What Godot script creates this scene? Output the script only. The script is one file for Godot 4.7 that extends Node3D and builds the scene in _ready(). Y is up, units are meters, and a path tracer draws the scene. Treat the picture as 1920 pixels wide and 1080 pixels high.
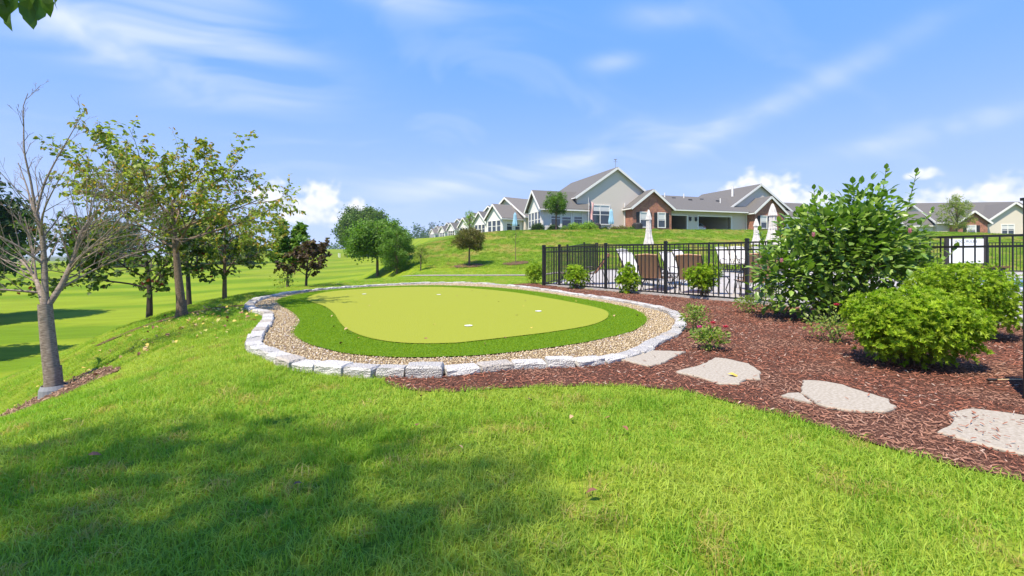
extends Node3D
# World: x to the right, y up, -z away from the camera; d = -z (metres).  The lawn plateau lies at y = 0.

const EYE := 1.0
const FOCAL := 880.0 / 1080.0
var M := {}
var T := {}
var taken := {}
var rng := RandomNumberGenerator.new()

# ------------------------------------------------------------------ mesh building
class MB:
	var v := PackedVector3Array()
	var n := PackedVector3Array()
	var c := PackedColorArray()
	var i := PackedInt32Array()
	var tint := Color(1, 1, 1)
	var colored := false
	func vert(p: Vector3) -> int:
		v.append(p)
		if colored: c.append(tint)
		return v.size() - 1
	func tri(a: Vector3, b: Vector3, d: Vector3) -> void:
		var k := vert(a); vert(b); vert(d)
		i.append(k); i.append(k + 1); i.append(k + 2)
	func quad(a: Vector3, b: Vector3, d: Vector3, e: Vector3) -> void:
		var k := vert(a); vert(b); vert(d); vert(e)
		for q in [0, 1, 2, 0, 2, 3]: i.append(k + q)
	func box(t: Transform3D, s: Vector3) -> void:
		var h := s * 0.5
		var p := []
		for q in 8: p.append(t * Vector3(h.x if q & 1 else -h.x, h.y if q & 2 else -h.y, h.z if q & 4 else -h.z))
		quad(p[6], p[7], p[5], p[4]); quad(p[3], p[2], p[0], p[1]); quad(p[7], p[3], p[1], p[5])
		quad(p[2], p[6], p[4], p[0]); quad(p[2], p[3], p[7], p[6]); quad(p[4], p[5], p[1], p[0])
	func bx(x0: float, x1: float, y0: float, y1: float, z0: float, z1: float) -> void:
		box(Transform3D(Basis(), Vector3((x0 + x1) / 2, (y0 + y1) / 2, (z0 + z1) / 2)), Vector3(x1 - x0, y1 - y0, z1 - z0))
	func bar(a: Vector3, b: Vector3, w: float, h: float) -> void:
		var z := (b - a).normalized()
		var x := Vector3.UP.cross(z)
		if x.length() < 0.01: x = Vector3.RIGHT
		x = x.normalized()
		box(Transform3D(Basis(x, z.cross(x), z), (a + b) / 2), Vector3(w, h, a.distance_to(b)))
	func tube(pts: PackedVector3Array, rad: PackedFloat32Array, sides: int, cap := true) -> void:
		var start := v.size()
		var side := Vector3.ZERO
		for k in pts.size():
			var dir := (pts[mini(k + 1, pts.size() - 1)] - pts[maxi(k - 1, 0)]).normalized()
			if side == Vector3.ZERO:
				side = dir.cross(Vector3(0.31, 0.2, 0.93)).normalized()
			side = (side - dir * side.dot(dir)).normalized()
			var other := dir.cross(side)
			for q in sides:
				var a := TAU * q / sides
				var o := side * cos(a) + other * sin(a)
				vert(pts[k] + o * rad[k]); n.append(o)
		for k in pts.size() - 1:
			for q in sides:
				var a := start + k * sides + q
				var b := start + k * sides + (q + 1) % sides
				for e in [a, b + sides, b, a, a + sides, b + sides]: i.append(e)
		if cap:
			for e in [0, pts.size() - 1]:
				var m := vert(pts[e]); n.append((pts[e] - pts[1 if e == 0 else e - 1]).normalized())
				for q in sides: 
					i.append(m); i.append(start + e * sides + q); i.append(start + e * sides + (q + 1) % sides)
	func lathe(prof: Array, sides: int, pleat := 0.0, folds := 8) -> void:
		var start := v.size()
		for k in prof.size():
			for q in sides:
				var a := TAU * q / sides
				var r: float = prof[k][0] * (1.0 + pleat * cos(folds * a + k * 0.15))
				vert(Vector3(r * cos(a), prof[k][1], r * sin(a)))
		for k in prof.size() - 1:
			for q in sides:
				var a := start + k * sides + q
				var b := start + k * sides + (q + 1) % sides
				for e in [a, b, b + sides, a, b + sides, a + sides]: i.append(e)
	func mesh(m: Material) -> ArrayMesh:
		var arr := []
		arr.resize(Mesh.ARRAY_MAX)
		arr[Mesh.ARRAY_VERTEX] = v
		if n.size() == v.size() and n.size() > 0: arr[Mesh.ARRAY_NORMAL] = n
		if colored: arr[Mesh.ARRAY_COLOR] = c
		arr[Mesh.ARRAY_INDEX] = i
		var me := ArrayMesh.new()
		me.add_surface_from_arrays(Mesh.PRIMITIVE_TRIANGLES, arr)
		if m: me.surface_set_material(0, m)
		return me

func mb(colored := false) -> MB:
	var b := MB.new()
	b.colored = colored
	return b

func numbered(called: String) -> String:
	if not taken.has(called):
		taken[called] = 0
		return called
	taken[called] += 1
	return "%s_%03d" % [called, taken[called]]

func tag(o: Node3D, label := "", category := "", group := "", kind := "") -> Node3D:
	if label: o.set_meta("label", label)
	if category: o.set_meta("category", category)
	if group: o.set_meta("group", group)
	if kind: o.set_meta("kind", kind)
	return o

func put(mesh: Mesh, called: String, parent: Node3D = null, at := Transform3D()) -> MeshInstance3D:
	var o := MeshInstance3D.new()
	o.mesh = mesh
	o.transform = at
	if parent:
		o.name = called
		parent.add_child(o, true)
	else:
		o.name = numbered(called)
		add_child(o, true)
	return o

func thing(called: String, label: String, category: String, at: Vector3, turn := 0.0, group := "") -> Node3D:
	var o := Node3D.new()
	o.name = numbered(called)
	add_child(o, true)
	o.position = at
	o.rotation.y = turn
	tag(o, label, category, group)
	return o

func many(mesh: Mesh, where: Array, tints: Array, called: String, parent: Node3D) -> MultiMeshInstance3D:
	var m := MultiMesh.new()
	m.transform_format = MultiMesh.TRANSFORM_3D
	m.use_colors = true
	m.mesh = mesh
	m.instance_count = where.size()
	for k in where.size():
		m.set_instance_transform(k, where[k])
		m.set_instance_color(k, tints[k])
	var o := MultiMeshInstance3D.new()
	o.multimesh = m
	o.name = called
	parent.add_child(o, true)
	return o

func baked(mesh: ArrayMesh, where: Array, tints: Array, called: String, parent: Node3D) -> MeshInstance3D:
	# all leaves of one crown as one mesh
	var arr := mesh.surface_get_arrays(0)
	var src: PackedVector3Array = arr[Mesh.ARRAY_VERTEX]
	var col: PackedColorArray = arr[Mesh.ARRAY_COLOR]
	var idx: PackedInt32Array = arr[Mesh.ARRAY_INDEX]
	var flat := PackedVector3Array()
	var shades := PackedColorArray()
	for k in idx:
		flat.append(src[k])
		shades.append(col[k])
	var v := PackedVector3Array()
	var c := PackedColorArray()
	var n := flat.size()
	c.resize(n * where.size())
	for k in where.size():
		v.append_array((where[k] as Transform3D) * flat)
		var t: Color = tints[k]
		for q in n: c[k * n + q] = shades[q] * t
	var out := []
	out.resize(Mesh.ARRAY_MAX)
	out[Mesh.ARRAY_VERTEX] = v
	out[Mesh.ARRAY_COLOR] = c
	var me := ArrayMesh.new()
	me.add_surface_from_arrays(Mesh.PRIMITIVE_TRIANGLES, out)
	me.surface_set_material(0, mesh.surface_get_material(0))
	return put(me, called, parent)

func P(x: float, d: float, up := 0.0) -> Vector3:
	return Vector3(x, G(x, d) + up, -d)

func curve(flat: Array, closed: bool, step: float) -> PackedVector2Array:
	var pts := PackedVector2Array()
	for k in range(0, flat.size(), 2): pts.append(Vector2(flat[k], flat[k + 1]))
	var out := PackedVector2Array()
	var n := pts.size()
	for k in (n if closed else n - 1):
		var a := pts[(k - 1 + n) % n] if closed or k > 0 else pts[0]
		var b := pts[k]
		var c := pts[(k + 1) % n]
		var e := pts[(k + 2) % n] if closed or k < n - 2 else pts[n - 1]
		var cuts := maxi(1, int(b.distance_to(c) / step))
		for q in cuts: out.append(b.cubic_interpolate(c, a, e, float(q) / cuts))
	if not closed: out.append(pts[n - 1])
	return out

func inside(p: Vector2, poly: PackedVector2Array) -> bool:
	return Geometry2D.is_point_in_polygon(p, poly)

# ------------------------------------------------------------------ terrain
const CREST := [-30.0, -3.0, 0.0, -2.4, 3.0, -2.1, 5.0, -2.25, 6.5, -3.1, 8.0, -4.6, 9.5, -5.6, 12.0, -6.5, 15.0, -6.8, 19.0, -6.2, 24.0, -5.0, 32.0, -5.0, 60.0, -12.0]
const RIM := [[140.0, 66.0, 24.0], [90.0, 58.0, 26.0], [40.0, 47.0, 23.0], [8.0, 48.0, 23.0], [1.0, 50.0, 22.0], [-4.0, 62.0, 18.0], [-9.0, 82.0, 14.0], [-15.0, 110.0, 13.0], [-30.0, 170.0, 13.0], [-50.0, 240.0, 14.0], [-80.0, 340.0, 16.0], [-130.0, 480.0, 20.0]]

func crest(d: float) -> float:
	if d <= CREST[0]: return CREST[1]
	for k in range(0, CREST.size() - 2, 2):
		if d < CREST[k + 2]:
			return lerpf(CREST[k + 1], CREST[k + 3], (d - CREST[k]) / (CREST[k + 2] - CREST[k]))
	return CREST[CREST.size() - 1]

func G(x: float, d: float) -> float:
	var u := crest(d) - x
	var h := 0.0
	if u > 0:
		var f := 0.09 * u * u if u < 3.4 else 0.09 * 3.4 * 3.4 + 0.18 * 3.4 * (u - 3.4)
		h = -4.2 * (1.0 - exp(-f / 4.2))
	h += 9.3 * smoothstep(24, 270, d) * smoothstep(-230, -95, x)
	h += 0.3 * smoothstep(13, 21, d) * smoothstep(1, 4, x)
	if d < 20: return h
	var best := 1e9
	var w := 20.0
	var above := false
	var fd := 0.0
	for k in RIM.size() - 1:
		var a: Array = RIM[k]
		var b: Array = RIM[k + 1]
		var ex: float = b[0] - a[0]
		var ed: float = b[1] - a[1]
		var t := clampf(((x - a[0]) * ex + (d - a[1]) * ed) / (ex * ex + ed * ed), 0, 1)
		var qx: float = x - a[0] - t * ex
		var qd: float = d - a[1] - t * ed
		var r := sqrt(qx * qx + qd * qd)
		if r < best:
			best = r
			w = lerpf(a[2], b[2], t)
			above = ex * qd - ed * qx < 0
			fd = a[1] + t * ed
	var top := 3.65 + 0.034 * maxf(0, fd - 48) - 0.012 * maxf(0, x - 20)
	var k2 := 1.0 if above else 1.0 - smoothstep(0, 1, best / w)
	return lerpf(h, top, k2)

func up_at(x: float, d: float) -> Vector3:
	var e := 0.15
	return Vector3(G(x - e, d) - G(x + e, d), 2 * e, G(x, d + e) - G(x, d - e)).normalized()

func sheet(poly: PackedVector2Array, off: float, cell: float, hole := PackedVector2Array()) -> MB:
	var pts := PackedVector2Array(poly)
	pts.append_array(hole)
	var lo := poly[0]
	var hi := poly[0]
	for p in poly:
		lo = lo.min(p); hi = hi.max(p)
	var y := lo.y
	while y < hi.y:
		var x := lo.x
		while x < hi.x:
			var p := Vector2(x + rng.randf() * cell * 0.3, y + rng.randf() * cell * 0.3)
			if inside(p, poly) and (hole.is_empty() or not inside(p, hole)): pts.append(p)
			x += cell
		y += cell
	var t := Geometry2D.triangulate_delaunay(pts)
	var b := mb()
	for p in pts:
		b.vert(Vector3(p.x, G(p.x, p.y) + off, -p.y)); b.n.append(up_at(p.x, p.y))
	for k in range(0, t.size(), 3):
		var m := (pts[t[k]] + pts[t[k + 1]] + pts[t[k + 2]]) / 3.0
		if inside(m, poly) and (hole.is_empty() or not inside(m, hole)):
			var cw := (pts[t[k + 1]] - pts[t[k]]).cross(pts[t[k + 2]] - pts[t[k]]) < 0
			b.i.append(t[k]); b.i.append(t[k + 1 if cw else k + 2]); b.i.append(t[k + 2 if cw else k + 1])
	return b

# ------------------------------------------------------------------ materials
func noise_tex(key: String, freq: float, lo: Color, hi: Color, size := 512, octaves := 4, kind := FastNoiseLite.TYPE_SIMPLEX_SMOOTH) -> Texture2D:
	if T.has(key): return T[key]
	var f := FastNoiseLite.new()
	f.noise_type = kind
	f.frequency = freq
	f.fractal_octaves = octaves
	f.seed = key.hash() % 10000
	var t := NoiseTexture2D.new()
	t.width = size
	t.height = size
	t.seamless = true
	t.noise = f
	var g := Gradient.new()
	g.set_color(0, lo)
	g.set_color(1, hi)
	t.color_ramp = g
	T[key] = t
	return t

func mk(key: String, col: Color, rough := 0.8, extra := {}) -> StandardMaterial3D:
	if M.has(key): return M[key]
	var m := StandardMaterial3D.new()
	m.resource_name = key
	m.albedo_color = col.linear_to_srgb()
	m.roughness = rough
	for k in extra: m.set(k, extra[k])
	M[key] = m
	return m

func tri_on(m: StandardMaterial3D, scale: float, world := true) -> void:
	m.uv1_triplanar = true
	m.uv1_world_triplanar = world
	m.uv1_scale = Vector3.ONE * scale

func bump(m: StandardMaterial3D, t: Texture2D, depth: float) -> void:
	m.heightmap_enabled = true
	m.heightmap_texture = t
	m.heightmap_scale = depth

func grey(a: float) -> Color: return Color(a, a, a)

func line_tex(key: String, w: int, h: int, rows: int, dark: float, brick := 0) -> Texture2D:
	# fine courses of siding, shingles or bricks on buildings too far away to tell the courses apart
	if T.has(key): return T[key]
	var r := RandomNumberGenerator.new()
	r.seed = key.hash()
	var im := Image.create(w, h, false, Image.FORMAT_RGB8)
	im.fill(Color(1, 1, 1))
	var rh := h / rows
	for y in rows:
		if brick > 0:
			var bw := w / brick
			for x in brick + 1:
				var a := r.randf_range(0.72, 1.0)
				var tone := Color(a, a * r.randf_range(0.86, 1.0), a * r.randf_range(0.84, 1.0))
				im.fill_rect(Rect2i(x * bw - (bw / 2 if y % 2 else 0), y * rh, bw, rh), tone)
				im.fill_rect(Rect2i(x * bw - (bw / 2 if y % 2 else 0), y * rh, 1, rh), Color(dark, dark, dark))
		im.fill_rect(Rect2i(0, y * rh, w, maxi(1, rh / 9)), Color(dark, dark, dark))
	var t := ImageTexture.create_from_image(im)
	T[key] = t
	return t

func make_materials() -> void:
	var fine := noise_tex("fine", 0.09, grey(0.62), grey(1.0), 512, 4)
	var soft := noise_tex("soft", 0.018, grey(0.72), grey(1.0), 512, 5)
	var rough := noise_tex("rough", 0.05, grey(0.0), grey(1.0), 512, 5)
	var m := mk("ground", Color(1, 1, 1), 0.95, {"vertex_color_use_as_albedo": true, "albedo_texture": noise_tex("turf", 0.12, Color(0.70, 0.74, 0.62), Color(1, 1, 1), 512, 5)})
	tri_on(m, 0.35); bump(m, rough, 3.0)
	m = mk("blade", Color(1, 1, 1), 0.55, {"vertex_color_use_as_albedo": true, "backlight_enabled": true, "backlight": Color(1.0, 1.0, 0.7), "cull_mode": BaseMaterial3D.CULL_DISABLED})
	m.metallic_specular = 0.35
	m = mk("leaf", Color(1, 1, 1), 0.5, {"vertex_color_use_as_albedo": true, "backlight_enabled": true, "backlight": Color(0.95, 1.0, 0.6), "cull_mode": BaseMaterial3D.CULL_DISABLED})
	m.metallic_specular = 0.4
	m = mk("glossy_leaf", Color(1, 1, 1), 0.34, {"vertex_color_use_as_albedo": true, "backlight_enabled": true, "backlight": Color(0.75, 0.85, 0.5), "cull_mode": BaseMaterial3D.CULL_DISABLED})
	m.metallic_specular = 0.45
	mk("petal", Color(1, 1, 1), 0.6, {"vertex_color_use_as_albedo": true, "backlight_enabled": true, "backlight": Color(0.6, 0.6, 0.6), "cull_mode": BaseMaterial3D.CULL_DISABLED})
	mk("chip", Color(1, 1, 1), 0.85, {"vertex_color_use_as_albedo": true})
	mk("pebble", Color(1, 1, 1), 0.75, {"vertex_color_use_as_albedo": true})
	m = mk("bark_grey", Color(0.48, 0.41, 0.345), 0.9, {"albedo_texture": noise_tex("bark", 0.035, Color(0.55, 0.5, 0.46), Color(1, 1, 1), 256, 4)})
	tri_on(m, 2.2); m.uv1_scale = Vector3(1.6, 6.0, 1.6); bump(m, rough, 0.8)
	m = mk("bark_brown", Color(0.31, 0.235, 0.17), 0.9, {"albedo_texture": T["bark"]})
	tri_on(m, 3.0); bump(m, rough, 0.8)
	mk("bark_dark", Color(0.06, 0.045, 0.035), 0.9)
	mk("stem", Color(0.16, 0.12, 0.07), 0.85)
	mk("green_stem", Color(0.12, 0.16, 0.05), 0.8)
	m = mk("mulch", Color(0.23, 0.11, 0.075), 0.95, {"albedo_texture": fine}); tri_on(m, 4.0); bump(m, rough, 1.5)
	m = mk("dirt", Color(0.22, 0.13, 0.085), 0.95, {"albedo_texture": fine}); tri_on(m, 3.0); bump(m, rough, 2.0)
	m = mk("gravel_bed", Color(0.42, 0.29, 0.16), 0.95, {"albedo_texture": fine}); tri_on(m, 6.0); bump(m, rough, 1.0)
	m = mk("putting_turf", Color(0.345, 0.372, 0.045), 0.9, {"albedo_texture": noise_tex("nap", 0.16, Color(0.74, 0.76, 0.7), grey(1.0), 512, 6)}); tri_on(m, 1.6); bump(m, rough, 0.5)
	m = mk("fringe_base", Color(0.13, 0.25, 0.014), 0.95, {"albedo_texture": fine}); tri_on(m, 4.0)
	m = mk("block", Color(0.76, 0.74, 0.69), 0.9, {"albedo_texture": noise_tex("stone", 0.03, grey(0.74), grey(1.0), 512, 5)}); tri_on(m, 2.2); bump(m, noise_tex("stone_bump", 0.045, grey(0.0), grey(1.0), 512, 6), 1.6)
	m = mk("block_b", Color(0.68, 0.66, 0.62), 0.9, {"albedo_texture": T["stone"]}); tri_on(m, 2.6); bump(m, T["stone_bump"], 1.8)
	m = mk("block_c", Color(0.56, 0.51, 0.44), 0.9, {"albedo_texture": T["stone"]}); tri_on(m, 1.7); bump(m, T["stone_bump"], 1.8)
	m = mk("flagstone", Color(0.42, 0.38, 0.31), 0.85, {"albedo_texture": noise_tex("slate", 0.03, Color(0.80, 0.78, 0.74), grey(1.0), 512, 6)}); tri_on(m, 2.3); bump(m, T["slate"], 0.1)
	m = mk("concrete", Color(0.52, 0.49, 0.45), 0.85, {"albedo_texture": soft}); tri_on(m, 0.7); bump(m, rough, 0.2)
	m = mk("path", Color(0.42, 0.37, 0.31), 0.9, {"albedo_texture": soft}); tri_on(m, 0.6)
	mk("black_metal", Color(0.012, 0.012, 0.013), 0.38)
	mk("bronze_metal", Color(0.035, 0.028, 0.024), 0.4)
	mk("white_plastic", Color(0.78, 0.78, 0.76), 0.5)
	m = mk("tan_sling", Color(0.74, 0.52, 0.33), 0.85, {"backlight_enabled": true, "backlight": Color(0.9, 0.8, 0.7), "albedo_texture": line_tex("weave", 64, 128, 16, 0.8)}); tri_on(m, 2.5, false)
	m = mk("pale_sling", Color(0.66, 0.64, 0.60), 0.85, {"backlight_enabled": true, "backlight": Color(0.3, 0.3, 0.28)})
	m = mk("canvas", Color(0.80, 0.78, 0.73), 0.9, {"albedo_texture": soft, "backlight_enabled": true, "backlight": Color(0.2, 0.18, 0.14)}); tri_on(m, 0.8)
	mk("blue_canvas", Color(0.30, 0.52, 0.66), 0.9)
	m = mk("siding", Color(0.61, 0.56, 0.49), 0.7, {"albedo_texture": line_tex("siding", 16, 128, 8, 0.72)}); tri_on(m, 0.9, false)
	m = mk("white_siding", Color(0.76, 0.74, 0.72), 0.7, {"albedo_texture": T["siding"]}); tri_on(m, 0.9, false)
	m = mk("cream_siding", Color(0.66, 0.60, 0.50), 0.7, {"albedo_texture": T["siding"]}); tri_on(m, 0.9, false)
	m = mk("brick", Color(0.46, 0.24, 0.165), 0.9, {"albedo_texture": line_tex("brick", 128, 128, 16, 0.95, 6)}); tri_on(m, 0.85, false)
	m = mk("shingle", Color(0.20, 0.19, 0.175), 0.95, {"albedo_texture": noise_tex("shingle", 0.11, grey(0.6), grey(1.0), 512, 3)}); tri_on(m, 0.5, false); bump(m, rough, 1.5)
	m = mk("shingle_pale", Color(0.27, 0.25, 0.225), 0.95, {"albedo_texture": T["shingle"]}); tri_on(m, 0.5, false)
	mk("trim", Color(0.76, 0.75, 0.72), 0.55)
	mk("glass", Color(0.035, 0.045, 0.055), 0.06, {"metallic_specular": 0.7})
	mk("blind", Color(0.62, 0.63, 0.62), 0.6)
	mk("shutter", Color(0.022, 0.022, 0.024), 0.6)
	mk("garage_wall", Color(0.40, 0.36, 0.30), 0.9)
	mk("door_brown", Color(0.09, 0.05, 0.03), 0.6)
	mk("car_paint", Color(0.62, 0.64, 0.66), 0.25, {"clearcoat_enabled": true, "clearcoat": 1.0, "clearcoat_roughness": 0.05})
	mk("rubber", Color(0.015, 0.015, 0.015), 0.85)
	mk("tail_light", Color(0.35, 0.015, 0.012), 0.25)
	mk("water", Color(0.10, 0.30, 0.52), 0.08)
	mk("pool_tile", Color(0.62, 0.66, 0.70), 0.5)
	mk("red_cloth", Color(0.48, 0.03, 0.05), 0.85)
	mk("white_cloth", Color(0.74, 0.73, 0.70), 0.85)
	mk("navy_cloth", Color(0.02, 0.03, 0.10), 0.85)
	mk("cover", Color(0.02, 0.018, 0.017), 0.7)
	mk("wood", Color(0.20, 0.11, 0.055), 0.8, {"albedo_texture": T["bark"]}); tri_on(M["wood"], 1.5, false)
	mk("guard", Color(0.24, 0.25, 0.26), 0.7)
	for k in ["ground", "putting_turf", "mulch", "chip", "pebble", "gravel_bed", "dirt", "block", "block_b", "fringe_base"]: M[k].metallic_specular = 0.2
	mk("ink", Color(0.02, 0.02, 0.03), 0.6)
	mk("rod", Color(0.55, 0.42, 0.22), 0.6)
	mk("cardboard", Color(0.28, 0.18, 0.10), 0.85)
	mk("wicker", Color(0.12, 0.07, 0.045), 0.9)

# ------------------------------------------------------------------ sky
func make_sky() -> Sky:
	var w := 2560
	var h := 1280
	var im := Image.create(w, h, false, Image.FORMAT_RGBAF)
	var wisp := FastNoiseLite.new(); wisp.seed = 11; wisp.noise_type = FastNoiseLite.TYPE_SIMPLEX_SMOOTH; wisp.frequency = 1.0; wisp.fractal_octaves = 5; wisp.fractal_gain = 0.55
	var veil := FastNoiseLite.new(); veil.seed = 5; veil.noise_type = FastNoiseLite.TYPE_SIMPLEX_SMOOTH; veil.frequency = 1.0; veil.fractal_octaves = 3
	var puff := FastNoiseLite.new(); puff.seed = 23; puff.noise_type = FastNoiseLite.TYPE_SIMPLEX_SMOOTH; puff.frequency = 1.0; puff.fractal_octaves = 5
	# heaps of cumulus low over the horizon all round: azimuth, elevation of the base, half width, height (degrees)
	var heaps := [[-22.8, 4.9, 4.0, 3.9], [-18.5, 4.6, 3.6, 2.3], [-27.0, 6.0, 3.2, 2.4], [28.2, 6.0, 5.0, 3.4], [31.5, 5.6, 3.6, 2.5], [42.0, 4.0, 3.5, 2.6], [46.5, 4.6, 3.8, 2.4], [41.4, 7.4, 1.6, 0.8]]
	var r := RandomNumberGenerator.new(); r.seed = 77
	for k in 16: heaps.append([60.0 + k * 15.5 + r.randf_range(-5, 5), r.randf_range(3.5, 7.0), r.randf_range(3, 7), r.randf_range(2, 4.5)])
	var streaks := [[-41.0, 20.5, 15.0, 4.2, -9.0, 0.85], [-34.0, 24.0, 14.0, 4.2, -18.0, 0.75], [-16.0, 29.0, 9.0, 1.8, -6.0, 0.6], [8.0, 11.5, 15.0, 2.2, 12.0, 0.42], [30.0, 16.0, 18.0, 1.5, 20.0, 0.36], [44.0, 11.5, 12.0, 1.2, 8.0, 0.5], [12.0, 22.0, 3.5, 1.0, 0.0, 0.5], [17.0, 26.0, 5.0, 1.3, -8.0, 0.4], [-9.0, 8.5, 12.0, 2.2, 10.0, 0.4]]
	for k in 12: streaks.append([70.0 + k * 19.0, r.randf_range(10, 40), r.randf_range(8, 18), r.randf_range(1.5, 4), r.randf_range(-18, 18), r.randf_range(0.4, 0.8)])
	var top := Color(0.08, 0.305, 0.95)
	var mid := Color(0.20, 0.405, 0.93)
	var low := Color(0.58, 0.69, 0.93)
	for y in h:
		var el := 90.0 - 180.0 * (y + 0.5) / h
		var sky := low
		if el > 0:
			var t := clampf(el / 60.0, 0, 1)
			sky = low.lerp(mid, 1.0 - pow(1.0 - minf(t * 2.6, 1.0), 1.7)).lerp(top, smoothstep(0.15, 0.9, t))
		if el < -0.5:
			im.fill_rect(Rect2i(0, y, w, h - y), Color(0.25, 0.30, 0.22))
			break
		var se := sin(deg_to_rad(el))
		var ce := cos(deg_to_rad(el))
		var high := smoothstep(2.0, 12.0, el)
		for x in w:
			var az := fposmod((float(x) + 0.5) / w * 360.0 + 180.0, 360.0) - 180.0
			var ra := deg_to_rad(az)
			var far := 1.0 / (se + 0.16)
			var px := sin(ra) * ce * far
			var pz := cos(ra) * ce * far
			var warp := veil.get_noise_2d(px * 0.5, pz * 0.5)
			var wi := wisp.get_noise_2d((px * 0.9 + pz * 0.35) * 0.55 + warp * 0.9, (pz * 0.9 - px * 0.35) * 1.9 + warp * 0.8)
			var cov := smoothstep(0.10, 0.75, wi + warp * 0.55) * 0.10 * high
			for s in streaks:
				var da: float = fposmod(az - s[0] + 180.0, 360.0) - 180.0
				if absf(da) > s[2] * 2.2 or absf(el - s[1]) > 16.0: continue
				var tilt := tan(deg_to_rad(s[4]))
				var de: float = el - s[1] - da * tilt
				var g: float = exp(-pow(da / s[2], 2.0) * 1.6 - pow(de / s[3], 2.0) * 1.3)
				cov += g * s[5] * clampf(0.55 + 1.05 * wi + 0.3 * warp, 0.0, 1.0)
			cov = minf(cov, 0.86)
			var c := sky.lerp(Color(0.86, 0.89, 1.0), cov)
			if el < 15.0:
				for q in heaps:
					var da: float = fposmod(az - q[0] + 180.0, 360.0) - 180.0
					if absf(da) > q[2] * 1.5: continue
					var u: float = da / q[2]
					var vv: float = (el - q[1]) / q[3]
					var edge := puff.get_noise_2d(az * 0.28, el * 0.34)
					var small := puff.get_noise_2d(az * 0.9 + 40.0, el * 1.0)
					var dens: float = 1.0 - u * u - (vv * vv if vv > 0.0 else vv * vv * 5.0) + edge * 0.85 + small * 0.4
					var a := smoothstep(0.0, 0.95, dens)
					if a > 0.0:
						var lit := clampf(0.62 + 0.42 * vv - 0.22 * u + small * 0.5, 0.0, 1.0)
						c = c.lerp(Color(0.66, 0.73, 0.90).lerp(Color(0.96, 0.95, 0.97), lit), a * 0.9)
			im.set_pixel(x, y, c)
	var mat := PanoramaSkyMaterial.new()
	mat.panorama = ImageTexture.create_from_image(im)
	var s := Sky.new()
	s.sky_material = mat
	return s

# ------------------------------------------------------------------ ready
func _ready() -> void:
	rng.seed = 4
	var cam := Camera3D.new()
	cam.name = "camera"
	add_child(cam)
	cam.position = Vector3(0, EYE, 0)
	cam.near = 0.05
	cam.far = 2000.0
	cam.set_frustum(0.05 / FOCAL, Vector2(0, -0.05 * 59.0 / 880.0), 0.05, 2000.0)
	cam.current = true
	var env := Environment.new()
	env.background_mode = Environment.BG_SKY
	env.sky = make_sky()
	env.background_energy_multiplier = 0.71
	env.tonemap_mode = Environment.TONE_MAPPER_LINEAR
	env.tonemap_exposure = 1.75
	env.sdfgi_enabled = true
	env.ssao_enabled = true
	env.ssil_enabled = true
	env.fog_enabled = true
	env.fog_density = 0.0002
	env.fog_light_color = Color(0.72, 0.80, 0.92)
	var we := WorldEnvironment.new()
	we.name = "environment"
	we.environment = env
	add_child(we)
	var sun := DirectionalLight3D.new()
	sun.name = "sun"
	sun.light_energy = 1.5
	sun.light_color = Color(1.0, 0.95, 0.87)
	sun.light_angular_distance = 0.55
	sun.shadow_enabled = true
	add_child(sun)
	sun.look_at_from_position(Vector3(-0.42, 1.25, 0.52) * 50.0, Vector3.ZERO, Vector3.UP)
	print("sky")
	make_materials()
	ground()
	print("ground")
	putting_area()
	bed()
	pool_area()
	print("pool")
	main_house()
	row_houses()
	print("houses")
	near_trees()
	far_trees()
	print("trees")
	shrubs()
	grass()
	litter()
	print("done")

# ------------------------------------------------------------------ outlines on the plateau (x, d pairs in metres)
const GREEN := [-4.64, 10.60, -4.13, 9.78, -3.69, 9.17, -3.28, 8.46, -2.94, 7.79, -2.55, 6.93, -2.28, 6.38, -1.99, 5.91, -1.68, 5.53, -1.34, 5.27, -1.05, 5.18, -0.82, 5.18, -0.63, 5.21, -0.37, 5.37, -0.12, 5.53, 0.47, 5.95, 0.98, 6.42, 1.29, 6.88, 1.54, 7.52, 1.66, 8.38, 1.43, 9.36, 0.85, 10.86, 0.04, 12.57, -1.02, 13.95, -2.21, 14.75, -3.34, 14.75, -4.25, 14.1, -4.92, 13.13, -4.99, 11.89]
const FRINGE := [-5.06, 10.11, -4.48, 9.17, -3.80, 8.15, -3.33, 7.33, -3.12, 6.88, -2.89, 6.24, -2.65, 5.75, -2.28, 5.24, -1.94, 4.92, -1.70, 4.73, -1.35, 4.58, -0.99, 4.51, -0.66, 4.54, -0.33, 4.61, 0.14, 4.84, 0.66, 5.18, 1.13, 5.61, 1.62, 6.20, 2.05, 7.15, 2.23, 8.22, 2.10, 9.36, 1.60, 10.76, 0.93, 12.37, 0.0, 14.0, -1.0, 15.05, -2.3, 15.75, -3.5, 15.65, -4.5, 14.95, -5.25, 13.9, -5.5, 12.6, -5.36, 11.00]
const RING := [-4.71, 8.52, -4.21, 8.01, -3.82, 7.35, -3.51, 6.67, -3.15, 5.80, -2.84, 5.17, -2.50, 4.77, -2.16, 4.42, -1.87, 4.17, -1.65, 4.09, -1.44, 4.00, -1.22, 3.94, -1.04, 3.93, -0.82, 3.91, -0.57, 3.94, -0.38, 4.02, -0.09, 4.15, 0.12, 4.21, 0.33, 4.24, 0.61, 4.28, 0.78, 4.38, 1.09, 4.60, 1.35, 4.88, 1.61, 5.34, 1.84, 5.64, 2.18, 6.21, 2.50, 6.96, 2.64, 7.55, 2.71, 8.2, 2.58, 9.3, 2.15, 10.6, 1.55, 12.0, 0.75, 13.85, -0.30, 15.7, -1.5, 16.9, -2.7, 17.0, -3.85, 16.3, -4.75, 15.2, -5.5, 13.8, -5.85, 12.2, -5.75, 10.8, -5.3, 9.5]
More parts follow.
